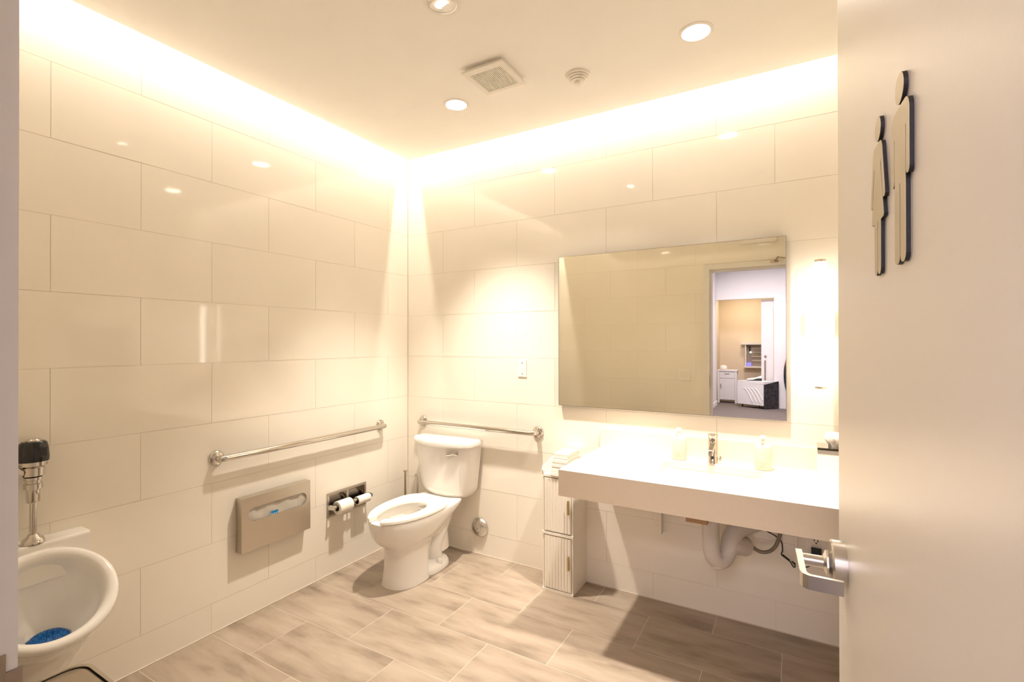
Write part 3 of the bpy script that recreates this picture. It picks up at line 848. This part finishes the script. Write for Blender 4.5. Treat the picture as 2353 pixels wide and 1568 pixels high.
obj('inlet', tube(B(), [(vx, UY, 0.7125+0.268), (vx, UY-0.075, 0.7125+0.268), (vx-0.02, UY-0.092, 0.7125+0.268), (0.001, UY-0.095, 0.7125+0.268)], 0.0165, 18), CHROME, t, smooth=True)
obj('inlet_nut', lathe(B(), (vx, UY-0.036, 0.7125+0.268), (0, -1, 0), [(0.022, 0), (0.022, 0.022)], 6), CHROME, t)
# blue bristled screen in the bowl
t = thing('urinal_screen', 'bristly blue deodorant screen lying in the urinal bowl', 'screen', (0.165, UY+0.01, 0.362))
scx, scy, scz = 0.178, UY+0.012, 0.372
obj('disc', lathe(B(), (scx, scy, scz), (0.12, 0, 1), [(0.058, 0), (0.060, 0.004), (0.052, 0.016), (0.030, 0.026), (0, 0.029)], 36), BLUE, t, smooth=True)
bm = B()
for k in range(620):
    a = random.uniform(0, 2*PI); r = 0.060*math.sqrt(random.random())
    h0 = 0.026*(1-(r/0.062)**2)
    px_, py_ = scx+r*math.cos(a), scy+r*math.sin(a)
    tip = (px_+0.35*0.012*math.cos(a)*r/0.06, py_+0.35*0.012*math.sin(a)*r/0.06, scz+h0+0.012)
    b0 = bm.verts.new((px_+0.0012, py_, scz+h0)); b1 = bm.verts.new((px_-0.0008, py_+0.001, scz+h0)); b2 = bm.verts.new((px_-0.0008, py_-0.001, scz+h0)); tp = bm.verts.new(tip)
    for f in ((b0, b1, tp), (b1, b2, tp), (b2, b0, tp)): bm.faces.new(f)
o = obj('bristles', bm, BLUE, t); o['kind'] = 'stuff'

# step bin by the door
t = thing('trash_can', 'stainless bin with dark lid beside the doorway, lower left edge', 'trash can', (1.11, -2.41, 0))
bx0, bx1, by0, by1 = 0.955, 1.255, -2.545, -2.262
def rl(x0, x1, yy0, yy1, r, z): return [(a, b, z) for a, b in rrect(x0, x1, yy0, yy1, r, 6)]
bm = B(); loft(bm, [rl(bx0+0.006, bx1-0.006, by0+0.006, by1-0.006, 0.045, 0.0), rl(bx0+0.006, bx1-0.006, by0+0.006, by1-0.006, 0.045, 0.605)])
obj('body', bm, SATIN, t, smooth=40)
bm = B(); L0 = [rl(bx0+0.004, bx1-0.004, by0+0.004, by1-0.004, 0.047, 0.606), rl(bx0, bx1, by0, by1, 0.05, 0.612), rl(bx0, bx1, by0, by1, 0.05, 0.646), rl(bx0+0.004, bx1-0.004, by0+0.004, by1-0.004, 0.047, 0.650), rl(bx0+0.012, bx1-0.012, by0+0.012, by1-0.012, 0.040, 0.650), rl(bx0+0.012, bx1-0.012, by0+0.012, by1-0.012, 0.040, 0.630)]
loft(bm, L0, cap0=False, cap1=False)
obj('rim', bm, SATIN, t, smooth=40)
bm = B(); loft(bm, [rl(bx0+0.012, bx1-0.012, by0+0.012, by1-0.012, 0.040, 0.628), rl(bx0+0.012, bx1-0.012, by0+0.012, by1-0.012, 0.040, 0.638)])
obj('gasket', bm, BLACKM, t)
bm = B(); loft(bm, [rl(bx0+0.0150, bx1-0.0150, by0+0.0150, by1-0.0150, 0.038, 0.6385), rl(bx0+0.0150, bx1-0.0150, by0+0.0150, by1-0.0150, 0.038, 0.646), rl(bx0+0.021, bx1-0.021, by0+0.021, by1-0.021, 0.033, 0.649)])
obj('lid', bm, BRUSHV, t, smooth=40)
obj('pedal', bx(1.07, 1.15, by1-0.004, by1+0.028, 0.02, 0.035), BLACKM, t, bevel=0.004)

# ------------------------------------------------------------------ counter and sink
CT = 0.836; CB = 0.709; CL = 1.53; CF = -0.622
SX0, SX1, SY0, SY1 = 1.945, 2.398, -0.458, -0.172
t = thing('counter', 'thick white stone counter with inset sink under the mirror', 'counter', (2.17, -0.3, CB))
bm = B()
for r in subtract((CL, RX-0.001, CF, -0.0005), (SX0, SX1, SY0, SY1)):
    box(bm, r[0], r[1], r[2], r[3], CT-0.03, CT)
bmesh.ops.remove_doubles(bm, verts=bm.verts, dist=0.0001)
obj('worktop', bm, QUARTZ, t)
obj('apron', bx(CL, RX-0.001, CF, CF+0.02, CB, CT-0.03), QUARTZ, t)
obj('side_apron', bx(CL, CL+0.02, CF+0.02, -0.0005, CB, CT-0.03), QUARTZ, t)
obj('backsplash', bx(CL, RX-0.001, -0.02, -0.0005, CT, CT+0.108), QUARTZ, t, bevel=0.001)
bm = B()
def sl(ins, z, r): return [(a, b, z) for a, b in rrect(SX0+ins, SX1-ins, SY0+ins, SY1-ins, r, 5)]
loft(bm, [sl(-0.012, CT-0.0305, 0.02), sl(-0.004, CT-0.0305, 0.02), sl(0.004, CT-0.05, 0.025), sl(0.012, CT-0.125, 0.035), sl(0.04, CT-0.145, 0.04), sl(0.125, CT-0.152, 0.01)], cap0=False)
sk = obj('sink_basin', bm, PORC, t, smooth=50)
obj('basin_shell', bx(SX0-0.03, SX1+0.03, SY0-0.03, SY1+0.03, CT-0.17, CT-0.156), PORC, sk)
obj('drain', lathe(B(), ((SX0+SX1)/2, (SY0+SY1)/2+0.02, CT-0.152), (0, 0, 1), [(0.024, 0), (0.024, 0.003), (0.017, 0.004), (0.014, 0.001), (0, 0.001)], 28), CHROME, sk, smooth=True)
# faucet
fx, fy = 2.166, -0.098
t = thing('faucet', 'chrome sensor faucet with short spout behind the sink', 'faucet', (fx, fy, CT))
obj('body', lathe(B(), (fx, fy, CT), (0, 0, 1), [(0.026, 0), (0.026, 0.004), (0.0235, 0.008), (0.0235, 0.128)], 36), CHROME, t, smooth=True)
obj('cap', lathe(B(), (fx, fy, CT+0.1285), (0, 0, 1), [(0.0235, 0), (0.0245, 0.002), (0.0245, 0.016), (0.022, 0.019), (0, 0.019)], 36), CHROME, t, smooth=True)
sp_ = obj('spout', tube(B(), [(fx, fy-0.005, CT+0.105), (fx, fy-0.055, CT+0.085), (fx, fy-0.088, CT+0.070)], [0.017, 0.015, 0.0145], 20), CHROME, t, smooth=True)
obj('aerator', cyl(B(), (fx, fy-0.084, CT+0.068), (fx, fy-0.086, CT+0.052), 0.0125, 20), CHROME, sp_, smooth=True)
obj('sensor_window', bx(fx-0.006, fx+0.006, fy-0.0255, fy-0.022, CT+0.022, CT+0.064), BLACKP, t, bevel=0.001)
mlv = obj('mix_lever', cyl(B(), (fx+0.022, fy, CT+0.018), (fx+0.036, fy, CT+0.022), 0.004, 12), CHROME, t, smooth=True)
obj('knob', lathe(B(), (fx+0.036, fy, CT+0.012), (0, 0, 1), [(0.005, 0), (0.005, 0.018), (0.003, 0.026), (0, 0.027)], 12), CHROME, mlv, smooth=True)
# pump bottles
def bottle(x, y, lab, ry=0):
    t = thing('pump_bottle', lab, 'bottle', (x, y, CT), 'pump bottles on the counter')
    def ov(rx, ryy, z): return [(x+rx*math.cos(2*PI*k/36), y+ryy*math.sin(2*PI*k/36), CT+z) for k in range(36)]
    bm = B(); loft(bm, [ov(0.036, 0.030, 0.0005), ov(0.039, 0.033, 0.004), ov(0.039, 0.033, 0.112), ov(0.037, 0.031, 0.119), ov(0.030, 0.024, 0.123), ov(0.014, 0.014, 0.125)])
    bd = obj('body', bm, BOTTLE, t, smooth=50)
    # print on the front: curved strips of pale lettering
    def strip(nm, a0, a1, z0_, z1_):
        bm = B(); k_ = 8; r0 = 1.004
        pts = []
        for j in range(k_+1):
            a = math.radians(a0+(a1-a0)*j/k_)
            pts.append((x+0.0393*r0*math.cos(a), y+0.0333*r0*math.sin(a)))
        A = [bm.verts.new((*p, CT+z0_)) for p in pts]; Bq = [bm.verts.new((*p, CT+z1_)) for p in pts]
        for j in range(k_): bm.faces.new((A[j], A[j+1], Bq[j+1], Bq[j]))
        obj(nm, bm, PRINT, bd)
    for a0 in (258, 264, 270, 276): strip('print', a0, a0+4, 0.082, 0.087)
    for zz in (0.036, 0.031, 0.022, 0.017): strip('print', 248, 292 if zz > 0.03 else 284, zz, zz+0.0014)
    obj('collar', lathe(B(), (x, y, CT+0.125), (0, 0, 1), [(0.014, 0), (0.014, 0.016), (0.006, 0.018), (0.006, 0.026)], 24), WHITE, t, smooth=True)
    pm = obj('pump_head', lathe(B(), (x, y, CT+0.150), (0, 0, 1), [(0.010, 0), (0.014, 0.004), (0.014, 0.013), (0.010, 0.016), (0, 0.016)], 24), WHITE, t, smooth=True)
    obj('nozzle', tube(B(), [(x, y, CT+0.158), (x-0.006, y-0.022, CT+0.158), (x-0.009, y-0.034, CT+0.153)], [0.007, 0.006, 0.005], 12), WHITE, pm, smooth=True)
bottle(1.998, -0.105, 'white pump bottle left of the faucet')
bottle(2.398, -0.122, 'white pump bottle right of the faucet')
# tissue holder
t = thing('tissue_box', 'white and chrome tissue box at the right end of counter', 'tissue box', (2.69, -0.135, CT))
obj('box', bx(2.622, 2.752, -0.20, -0.07, CT, CT+0.118), WHITE, t, bevel=0.003)
bm = B()
for r in subtract((2.620, 2.754, -0.202, -0.068), (2.665, 2.71, -0.16, -0.11)):
    box(bm, r[0], r[1], r[2], r[3], CT+0.136, CT+0.146)
obj('lid', bm, CHROME, t)
obj('band', bx(2.6205, 2.7535, -0.2015, -0.0685, CT+0.119, CT+0.136), SATIN, t)
tis = B()
loops = []
for j, (r, z) in enumerate(((0.016, 0.12), (0.022, 0.15), (0.034, 0.172), (0.038, 0.190), (0.028, 0.205))):
    loops.append([(2.688+(r*(1+0.25*math.sin(3*a+j)))*math.cos(a), -0.135+(r*0.8*(1+0.25*math.cos(4*a+2*j)))*math.sin(a), CT+z+0.006*math.sin(5*a)) for a in [2*PI*k/28 for k in range(28)]])
loft(tis, loops)
to = obj('tissue', tis, PAPER, None, smooth=80); tag(to, 'crumpled white tissue standing out of the tissue box', 'tissue')

# under the counter
t = thing('sink_trap', 'white wrapped drain trap under the counter', 'drain pipe', (2.19, -0.25, 0.36))
obj('tailpiece', tube(B(), smooth_path([(2.178, -0.285, 0.660), (2.179, -0.285, 0.56), (2.182, -0.285, 0.47), (2.192, -0.280, 0.425), (2.215, -0.262, 0.402), (2.240, -0.235, 0.418), (2.256, -0.215, 0.46)], 6), 0.039, 22), WRAP, t, smooth=True)
obj('cleanout_cap', lathe(B(), (2.207, -0.272, 0.392), (0.15, -0.1, -1), [(0.030, -0.02), (0.030, 0.018), (0.024, 0.022), (0, 0.022)], 24), WRAP, t, smooth=True)
obj('arm', tube(B(), smooth_path([(2.256, -0.215, 0.455), (2.262, -0.205, 0.50), (2.285, -0.17, 0.535), (2.34, -0.10, 0.552), (2.42, -0.004, 0.56)], 6), 0.043, 22), WRAP, t, smooth=True)
obj('wrap_end', lathe(B(), (2.262, -0.205, 0.478), (0.45, 0.6, -0.25), [(0.047, -0.01), (0.048, 0.0), (0.046, 0.10), (0.030, 0.104)], 24), WRAP, t, smooth=True)
obj('valve', lathe(B(), (2.30, -0.10, 0.425), (0.6, -0.8, 0.1), [(0.014, -0.05), (0.014, 0.0), (0.006, 0.004)], 14), BRASSD, t, smooth=True)
h_ = obj('supply_hose', tube(B(), smooth_path([(2.33, -0.06, 0.452), (2.345, -0.06, 0.425), (2.385, -0.06, 0.407), (2.43, -0.06, 0.425), (2.46, -0.06, 0.48), (2.475, -0.06, 0.58), (2.45, -0.08, 0.70)], 8), 0.0085, 12), GREY, None, smooth=True)
tag(h_, 'grey flexible water hose looping under the counter', 'hose')
c_ = obj('black_cable', tube(B(), smooth_path([(2.36, -0.05, 0.66), (2.385, -0.045, 0.545), (2.40, -0.04, 0.515), (2.445, -0.035, 0.492), (2.472, -0.03, 0.468), (2.478, -0.03, 0.425), (2.474, -0.03, 0.400), (2.505, -0.03, 0.382), (2.525, -0.03, 0.352), (2.532, -0.03, 0.360), (2.518, -0.03, 0.378), (2.535, -0.03, 0.369), (2.575, -0.03, 0.362), (2.61, -0.03, 0.39), (2.622, -0.03, 0.425)], 8), 0.0028, 8), BLACKM, None, smooth=True)
tag(c_, 'thin knotted black cable hanging under the counter', 'cable')
ty = obj('cord_tie', tube(B(), [(2.477, -0.033, 0.402), (2.508, -0.033, 0.381)], 0.0055, 8), BLACKM, c_)
t = thing('wall_outlet', 'white wall outlet under the counter', 'outlet', (2.62, 0, 0.41))
obj('plate', bx(2.575, 2.668, -0.006, -0.0005, 0.405, 0.535), WHITE, t, bevel=0.002)
obj('receptacle', bx(2.602, 2.640, -0.0085, -0.006, 0.432, 0.508), CABW, t, bevel=0.001)
for x_, z_, w_, h2 in ((2.611, 0.494, 0.0035, 0.010), (2.626, 0.492, 0.0035, 0.013), (2.618, 0.480, 0.006, 0.006)):
    obj('slot', bx(x_, x_+w_, -0.0093, -0.0085, z_-h2/2, z_+h2/2), BLACKM, t)
pl = obj('power_adapter', bx(2.600, 2.642, -0.036, -0.0090, 0.420, 0.458), BLACKM, None, bevel=0.004)
tag(pl, 'black plug in the outlet under the counter', 'plug')
for x_, lab in ((1.886, 'white steel counter bracket left of the drain trap'), (2.536, 'white steel counter bracket beside the outlet')):
    t = thing('counter_bracket', lab, 'bracket', (x_, -0.1, 0.39), 'counter brackets')
    obj('upright', bx(x_-0.004, x_+0.004, -0.045, -0.0005, 0.39, 0.80), CABW, t)
    obj('ledge', bx(x_-0.02, x_+0.02, -0.50 if x_ < 2 else -0.42, -0.05, 0.795, 0.805), CABW, t)
wd = obj('wood_block', bx(2.085, 2.180, -0.40, -0.36, 0.613, 0.660), WOOD, None)
tag(wd, 'small raw wood block under the sink', 'wood block')

# storage cabinet beside the counter
t = thing('storage_cabinet', 'slim white two-door cabinet with ribbed doors beside the counter', 'cabinet', (1.335, -0.105, 0))
kx0, kx1, ky = 1.240, 1.432, -0.208
bm = B()
box(bm, kx0, kx0+0.008, ky, -0.0006, 0.0, 0.668); box(bm, kx1-0.008, kx1, ky, -0.0006, 0.0, 0.668)
box(bm, kx0+0.008, kx1-0.008, ky+0.004, -0.0006, 0.0, 0.016); box(bm, kx0+0.008, kx1-0.008, ky+0.02, -0.0006, 0.60, 0.668); box(bm, kx0+0.008, kx1-0.008, -0.008, -0.0006, 0.016, 0.60)
obj('carcass', bm, CABW, t)
obj('top', bx(kx0-0.002, kx1+0.002, ky-0.003, -0.0006, 0.668, 0.680), CABW, t, bevel=0.0015)
obj('middle_rail', bx(kx0-0.003, kx1+0.002, ky-0.005, -0.0006, 0.331, 0.346), CABW, t, bevel=0.0015)
obj('plinth', bx(kx0-0.003, kx1+0.002, ky-0.005, ky+0.003, 0.0, 0.013), CABW, t, bevel=0.0015)
for xx in (kx0-0.002, kx1-0.006):
    bm = B()
    poly = [(-0.001, 0.680), (-0.001, 0.765), (-0.06, 0.758), (-0.150, 0.738)] + [(-0.186+0.03*math.cos(math.radians(a)), 0.704+0.03*math.sin(math.radians(a))) for a in (60, 90, 120, 150, 180)] + [(-0.211, 0.680)]
    prism(bm, poly, lambda a, b: (xx, a, b), lambda a, b: (xx+0.008, a, b))
    obj('tray_side', bm, CABW, t)
obj('tray_back', bx(kx0+0.006, kx1-0.006, -0.008, -0.0008, 0.680, 0.760), CABW, t)
for z0_, z1_ in ((0.016, 0.328), (0.349, 0.665)):
    dr = obj('door', bx(kx0+0.011, kx1-0.011, ky-0.002, ky+0.012, z0_+0.003, z1_-0.003), CABW, t)
    k_ = 9
    wdt = (kx1-kx0-0.022)/k_
    for j in range(k_):
        xa = kx0+0.011+wdt*j
        bm = B()
        prism(bm, [(xa+0.0005, ky-0.002), (xa+wdt*0.3, ky-0.0055), (xa+wdt*0.7, ky-0.0055), (xa+wdt-0.0005, ky-0.002)], lambda a, b: (a, b, z0_+0.005), lambda a, b: (a, b, z1_-0.005))
        obj('rib', bm, CABW, dr, smooth=30)
    hz0_ = 0.150 if z0_ < 0.2 else 0.470
    obj('pull', bx(1.404, 1.4115, ky-0.020, ky-0.0072, hz0_, hz0_+0.078), GOLD, dr, bevel=0.001)
# folded paper towels leaning on the cabinet tray
NT = 15
for k in range(NT):
    z0_ = 0.6815+0.0083*k
    yo = -0.218+0.0012*k+random.uniform(-0.002, 0.002)
    xo = 1.292+0.0012*k+random.uniform(-0.0015, 0.0015)
    bm = B()
    L_ = 0.185; secs = []
    for j in range(9):
        f = j/8
        dz = 0.010*math.sin(PI*f)*(k/NT)+0.004*math.sin(f*9+k)*0.3
        drop = -0.020*(1-f)**4*(0.4+0.6*(1-k/NT))
        yy = yo+L_*f
        prof = [(0, 0.0006), (0.002, 0.0), (0.088, 0.0), (0.091, 0.0006), (0.091, 0.0068), (0.088, 0.0076), (0.002, 0.0076), (0, 0.0068)]
        secs.append([(xo+a, yy, z0_+b+dz*0.6+(0 if k < 3 else 0)) for a, b in prof])
    loft(bm, secs)
    o = obj('paper_towel', bm, PAPER, None, smooth=30)
    lab = 'folded paper towel in the middle of the stack on the slim cabinet'
    if k == 0: lab = 'lowest folded paper towel of the stack on the slim cabinet'
    if k == NT-1: lab = 'topmost folded paper towel on the stack on the cabinet'
    tag(o, lab, 'paper towel', 'folded paper towels on the cabinet')

# ------------------------------------------------------------------ front and right wall fittings (seen in reflections)
t = thing('light_switch', 'white double rocker switch plate, seen in the mirror', 'switch', (1.53, FY, 1.06))
obj('plate', bx(1.472, 1.590, FY+0.0005, FY+0.007, 1.058, 1.176), WHITE, t, bevel=0.002)
for x_ in (1.492, 1.538):
    obj('rocker', bx(x_, x_+0.032, FY+0.007, FY+0.011, 1.084, 1.150), CABW, t, bevel=0.001)
t = thing('wall_unit', 'flat white rounded unit above the doorway, seen in mirror', 'wall unit', (2.23, FY, 2.43))
bm = B(); prism(bm, rrect(2.070, 2.390, 2.432, 2.62, 0.02), lambda a, b: (a, FY+0.0005, b), lambda a, b: (a, FY+0.045, b))
obj('housing', bm, WHITE, t, bevel=0.006)
obj('seam', bx(2.08, 2.38, FY+0.045, FY+0.047, 2.50, 2.504), CABW, t)
t = thing('towel_dispenser', 'steel paper towel dispenser on right wall, reflected in left tiles', 'dispenser', (RX, -0.85, 0.65))
bm = B()
for r in subtract((-1.07, -0.64, 0.66, 1.60), (-1.02, -0.69, 0.98, 1.12)):
    box(bm, RX-0.03, RX-0.0005, r[0], r[1], r[2], r[3])
obj('cabinet', bm, BRUSHV, t)
obj('mouth', bx(RX-0.012, RX-0.001, -1.02, -0.69, 0.98, 1.12), DARKST, t)
obj('towel', bx(RX-0.026, RX-0.012, -1.0, -0.71, 1.00, 1.07), PAPER, t)

# ------------------------------------------------------------------ hallway and the room beyond, seen in the mirror
HX0, HX1, HY, HZ = 0.98, 4.4, -9.5, 3.15
def struct(name, bm, m_, lab): return tag(obj(name, bm, m_), lab, kind='structure')
struct('floor_hall', bx(0.3, HX1+0.1, -11.6, FY-0.0605, -0.06, 0.0), CARPET, 'dark grey hallway carpet, seen in the mirror')
struct('wall_hall_left', bx(HX0-0.1, HX0, HY, FY-0.15, 0.0, HZ), HALLW, 'white hallway wall on the cabinet side')
struct('wall_hall_right', bx(HX1, HX1+0.1, HY, FY-0.15, 0.0, HZ), HALLW, 'white hallway wall on the far side')
struct('ceiling_hall', bx(HX0-0.1, HX1+0.1, HY-0.12, FY-0.135, HZ, HZ+0.05), HALLW, 'white hallway ceiling')
bm = B(); box(bm, RX+0.14, HX1, FY-0.135, FY, 0, HZ); box(bm, HX0-0.1, RX+0.14, FY-0.135, FY, TOPZ+0.02, HZ)
struct('wall_hall_front', bm, HALLW, 'white hallway wall beside the restroom door')
bm = B(); box(bm, 2.16, HX1, HY-0.12, HY, 0, HZ); box(bm, HX0-0.1, 2.16, HY-0.12, HY, 2.445, HZ)
struct('wall_hall_end', bm, HALLW, 'white hallway end wall with an opening, seen in mirror')
struct('trim_4', bx(HX0, 2.16, HY, HY+0.015, 2.445, 2.50), HALLW, 'white trim along the opening head in the hallway')
# room beyond
struct('wall_room_back', bx(0.3, 3.2, -11.5, -11.4, 0, 2.8), HALLB, 'warm beige far wall of the room beyond')
struct('wall_room_left', bx(0.72, 0.82, -11.4, HY-0.12, 0, 2.8), HALLB, 'warm beige side wall of the room beyond')
struct('wall_room_right', bx(2.9, 3.0, -11.4, HY-0.12, 0, 2.8), HALLB, 'side wall of the room beyond')
struct('ceiling_room', bx(0.3, 3.2, -11.5, HY-0.12, 2.8, 2.85), HALLB, 'ceiling of the room beyond')
struct('baseboard_hall', bx(HX0, HX0+0.012, HY, FY-0.15, 0.0, 0.10), HALLW, 'white hallway baseboard')
sd = thing('sliding_door', 'white sliding door in the hallway opening, seen in mirror', 'sliding door', (2.02, -9.66, 0))
obj('leaf', bx(1.90, 2.30, -9.70, -9.665, 0.01, 2.42), HALLW, sd)
obj('edge_strip', bx(2.135, 2.158, -9.664, -9.655, 0.01, 2.22), HALLB, sd)
obj('pull_bar', bx(1.962, 1.990, -9.664, -9.645, 0.60, 1.05), BRASSD, sd)
obj('lock', cyl(B(), (1.982, -9.664, 1.14), (1.982, -9.645, 1.14), 0.024, 20), BRASSD, sd)
# white side cabinet
t = thing('side_cabinet', 'small white one-door cabinet in the room beyond, seen in mirror', 'cabinet', (1.15, -10.0, 0))
qx0, qx1, qy0, qy1 = 0.935, 1.362, -10.3, -10.0
bm = B()
for xx in (qx0, qx1-0.045):
    for yy in (qy0, qy1-0.045): box(bm, xx, xx+0.045, yy, yy+0.045, 0, 0.765)
obj('posts', bm, HALLW, t)
obj('top', bx(qx0-0.01, qx1+0.01, qy0-0.01, qy1+0.01, 0.765, 0.79), HALLW, t)
obj('carcass', bx(qx0+0.045, qx1-0.045, qy0+0.01, qy1-0.02, 0.07, 0.765), HALLW, t)
d_ = obj('drawer', bx(qx0+0.05, qx1-0.05, qy1-0.02, qy1-0.005, 0.60, 0.74), HALLW, t, bevel=0.004)
obj('pull', bx(1.09, 1.20, qy1-0.005, qy1+0.01, 0.70, 0.712), SATIN, d_)
d_ = obj('door', bx(qx0+0.05, qx1-0.05, qy1-0.02, qy1-0.005, 0.08, 0.58), HALLW, t, bevel=0.004)
obj('pull', bx(1.005, 1.018, qy1-0.005, qy1+0.012, 0.35, 0.46), SATIN, d_)
bw = obj('bowl', lathe(B(), (1.05, -10.15, 0.79), (0, 0, 1), [(0.055, 0), (0.085, 0.03), (0.085, 0.075), (0.07, 0.10), (0.03, 0.11)], 28), WHITE, None, smooth=True)
tag(bw, 'small white rounded container on the side cabinet', 'container')
# treatment lounger with grooved white front and dark side
t = thing('treatment_bed', 'white grooved treatment bed with dark side panel, seen in mirror', 'treatment bed', (1.8, -9.45, 0))
A_, B_, C_, E_ = (1.425, -9.42), (1.965, -9.16), (2.235, -9.46), (1.70, -9.64)
bm = B(); prism(bm, [A_, B_, C_, E_], lambda a, b: (a, b, 0.075), lambda a, b: (a, b, 0.54)); obj('body', bm, HALLW, t, bevel=0.02)
bm = B(); prism(bm, [(A_[0]+0.01, A_[1]), (B_[0], B_[1]+0.005), (C_[0]+0.01, C_[1]), (E_[0], E_[1])], lambda a, b: (a, b, 0.541), lambda a, b: (a, b, 0.60)); obj('top', bm, HALLW, t, bevel=0.02)
u_ = Vector((C_[0]-B_[0], C_[1]-B_[1], 0)); nrm = Vector((-u_.y, u_.x, 0)).normalized()
if nrm.y < 0: nrm = -nrm
def sp2(f, z, o): v = Vector((B_[0], B_[1], 0))+u_*f+nrm*o; return (v.x, v.y, z)
bm = B(); prism(bm, [(0.02, 0.01), (0.98, 0.01), (0.98, 0.60), (0.02, 0.535)], lambda f, z: sp2(f, z, 0.003), lambda f, z: sp2(f, z, 0.03)); obj('side_panel', bm, DARKF, t)
v_ = Vector((B_[0]-A_[0], B_[1]-A_[1], 0)); n2_ = Vector((-v_.y, v_.x, 0)).normalized()
if n2_.y < 0: n2_ = -n2_
for k in range(4):
    pts = []
    for j in range(9):
        f = 0.25+0.14*k+0.34*(j/8); z = 0.44-0.30*(j/8)**1.6
        if f > 0.97: break
        p = Vector((A_[0], A_[1], 0))+v_*f+n2_*0.004; pts.append((p.x, p.y, z))
    obj('groove', tube(B(), pts, 0.009, 8), WHITE, t, smooth=True)
for f in (0.15, 0.8):
    p = Vector((A_[0], A_[1], 0))+v_*f - n2_*0.06
    obj('caster', cyl(B(), (p.x-0.012, p.y, 0.036), (p.x+0.012, p.y, 0.036), 0.036, 16), BLACKM, t)
t = thing('massage_head', 'black and white handheld device lying on the treatment bed', 'device', (1.76, -9.40, 0.60))
bm = B(); prism(bm, [(1.62, 0.601), (1.92, 0.601), (1.92, 0.66), (1.84, 0.655), (1.74, 0.622), (1.62, 0.612)], lambda a, b: (a, -9.45, b), lambda a, b: (a, -9.37, b)); obj('base', bm, BLACKM, t)
bm = B(); prism(bm, [(1.62, 0.6125), (1.74, 0.6225), (1.84, 0.6555), (1.92, 0.6605), (1.92, 0.72), (1.80, 0.672), (1.70, 0.655), (1.63, 0.645)], lambda a, b: (a, -9.45, b), lambda a, b: (a, -9.37, b)); obj('shell', bm, WHITE, t)
# shelving niche on the far wall
t = thing('shelf_unit', 'small wall shelf with dark opening in the room beyond', 'shelf', (1.65, -11.4, 0.8))
obj('hood', bx(1.35, 2.05, -11.399, -11.22, 1.40, 1.46), HALLW, t)
bm = B(); box(bm, 1.44, 1.47, -11.399, -11.25, 0.84, 1.40); box(bm, 2.0, 2.03, -11.399, -11.25, 0.84, 1.40)
obj('side', bm, HALLW, t)
obj('back', bx(1.47, 2.0, -11.399, -11.39, 0.84, 1.40), mat('grey_shadow_board', (0.30, 0.26, 0.23), 0.8), t)
for z in (0.97, 1.08, 1.19, 1.30):
    obj('slat', bx(1.60, 2.0, -11.389, -11.36, z, z+0.012), HALLB, t)
obj('sill', bx(1.42, 2.05, -11.399, -11.20, 0.80, 0.84), HALLW, t)
lm = thing('spot_lamp', 'tiny lit lamp on the shelf in the room beyond', 'lamp', (1.56, -11.3, 1.18))
obj('stem', cyl(B(), (1.55, -11.31, 1.22), (1.55, -11.31, 1.36), 0.02, 12), BLACKM, lm)
obj('bulb', lathe(B(), (1.57, -11.30, 1.18), (0, 0, 1), [(0, 0), (0.02, 0.008), (0.022, 0.025), (0.012, 0.04), (0, 0.042)], 16), LAMPD, lm, smooth=True)
gb = obj('blue_light', bx(1.475, 1.58, -11.37, -11.33, 0.845, 0.93), CYAN, None, bevel=0.005); tag(gb, 'small blue glowing device on the shelf', 'device')
# tall oval standing in for an unidentified dark object, placed on the end wall
t = thing('oval_stand_in', 'unidentified tall dark oval shape with amber top on the hallway wall', 'panel', (2.57, HY, 0.2))
OVP = bpy.data.materials.new('oval_stand_in_colours'); OVP.use_nodes = True
nt = OVP.node_tree; b_ = nt.nodes['Principled BSDF']; b_.inputs['Roughness'].default_value = 0.25
tc = nt.nodes.new('ShaderNodeTexCoord'); sep = nt.nodes.new('ShaderNodeSeparateXYZ'); rp = nt.nodes.new('ShaderNodeValToRGB')
nt.links.new(tc.outputs['Generated'], sep.inputs[0]); nt.links.new(sep.outputs['Z'], rp.inputs['Fac']); nt.links.new(rp.outputs['Color'], b_.inputs['Base Color'])
e = rp.color_ramp.elements
e[0].position = 0.0; e[0].color = (0.006, 0.014, 0.02, 1); e[1].position = 1.0; e[1].color = (0.30, 0.30, 0.08, 1)
for p, c in ((0.45, (0.008, 0.012, 0.016, 1)), (0.66, (0.025, 0.022, 0.02, 1)), (0.74, (0.22, 0.11, 0.03, 1)), (0.86, (0.28, 0.15, 0.04, 1)), (0.92, (0.12, 0.13, 0.05, 1))):
    x = e.new(p); x.color = c
bm = B(); prism(bm, ell(2.545, 0.745, 0.20, 0.555, 40), lambda a, b: (a, HY+0.001, b), lambda a, b: (a, HY+0.025, b))
obj('board', bm, OVP, t)
# unseen ceiling panels added to light the hallway
for x_, y_, lab in ((2.3, -4.6, 'added unseen ceiling panel lighting the hallway near the restroom door'), (2.0, -7.6, 'added unseen ceiling panel lighting the hallway end')):
    t = thing('added_hall_panel', lab, 'ceiling light', (x_, y_, HZ), 'added hallway ceiling panels')
    obj('frame', bx(x_-0.62, x_+0.62, y_-0.32, y_+0.32, HZ-0.02, HZ-0.0005), WHITE, t)
    area('added_hall_lamp', (x_, y_, HZ-0.024), (0, 0, 0), 1.15, 0.55, HALL_W*(0.3 if y_ > -6 else 1.0), HALL_C, parent=t)
t = thing('room_light', 'lit round ceiling light in the room beyond', 'ceiling light', (1.5, -10.5, 2.8))
obj('frame', lathe(B(), (1.5, -10.5, 2.7995), (0, 0, -1), [(0.20, 0), (0.20, 0.02)], 32), WHITE, t)
area('room_lamp', (1.5, -10.5, 2.776), (0, 0, 0), 0.36, 0.36, FARROOM_W, (1.0, 0.82, 0.62), parent=t, shape='DISK')
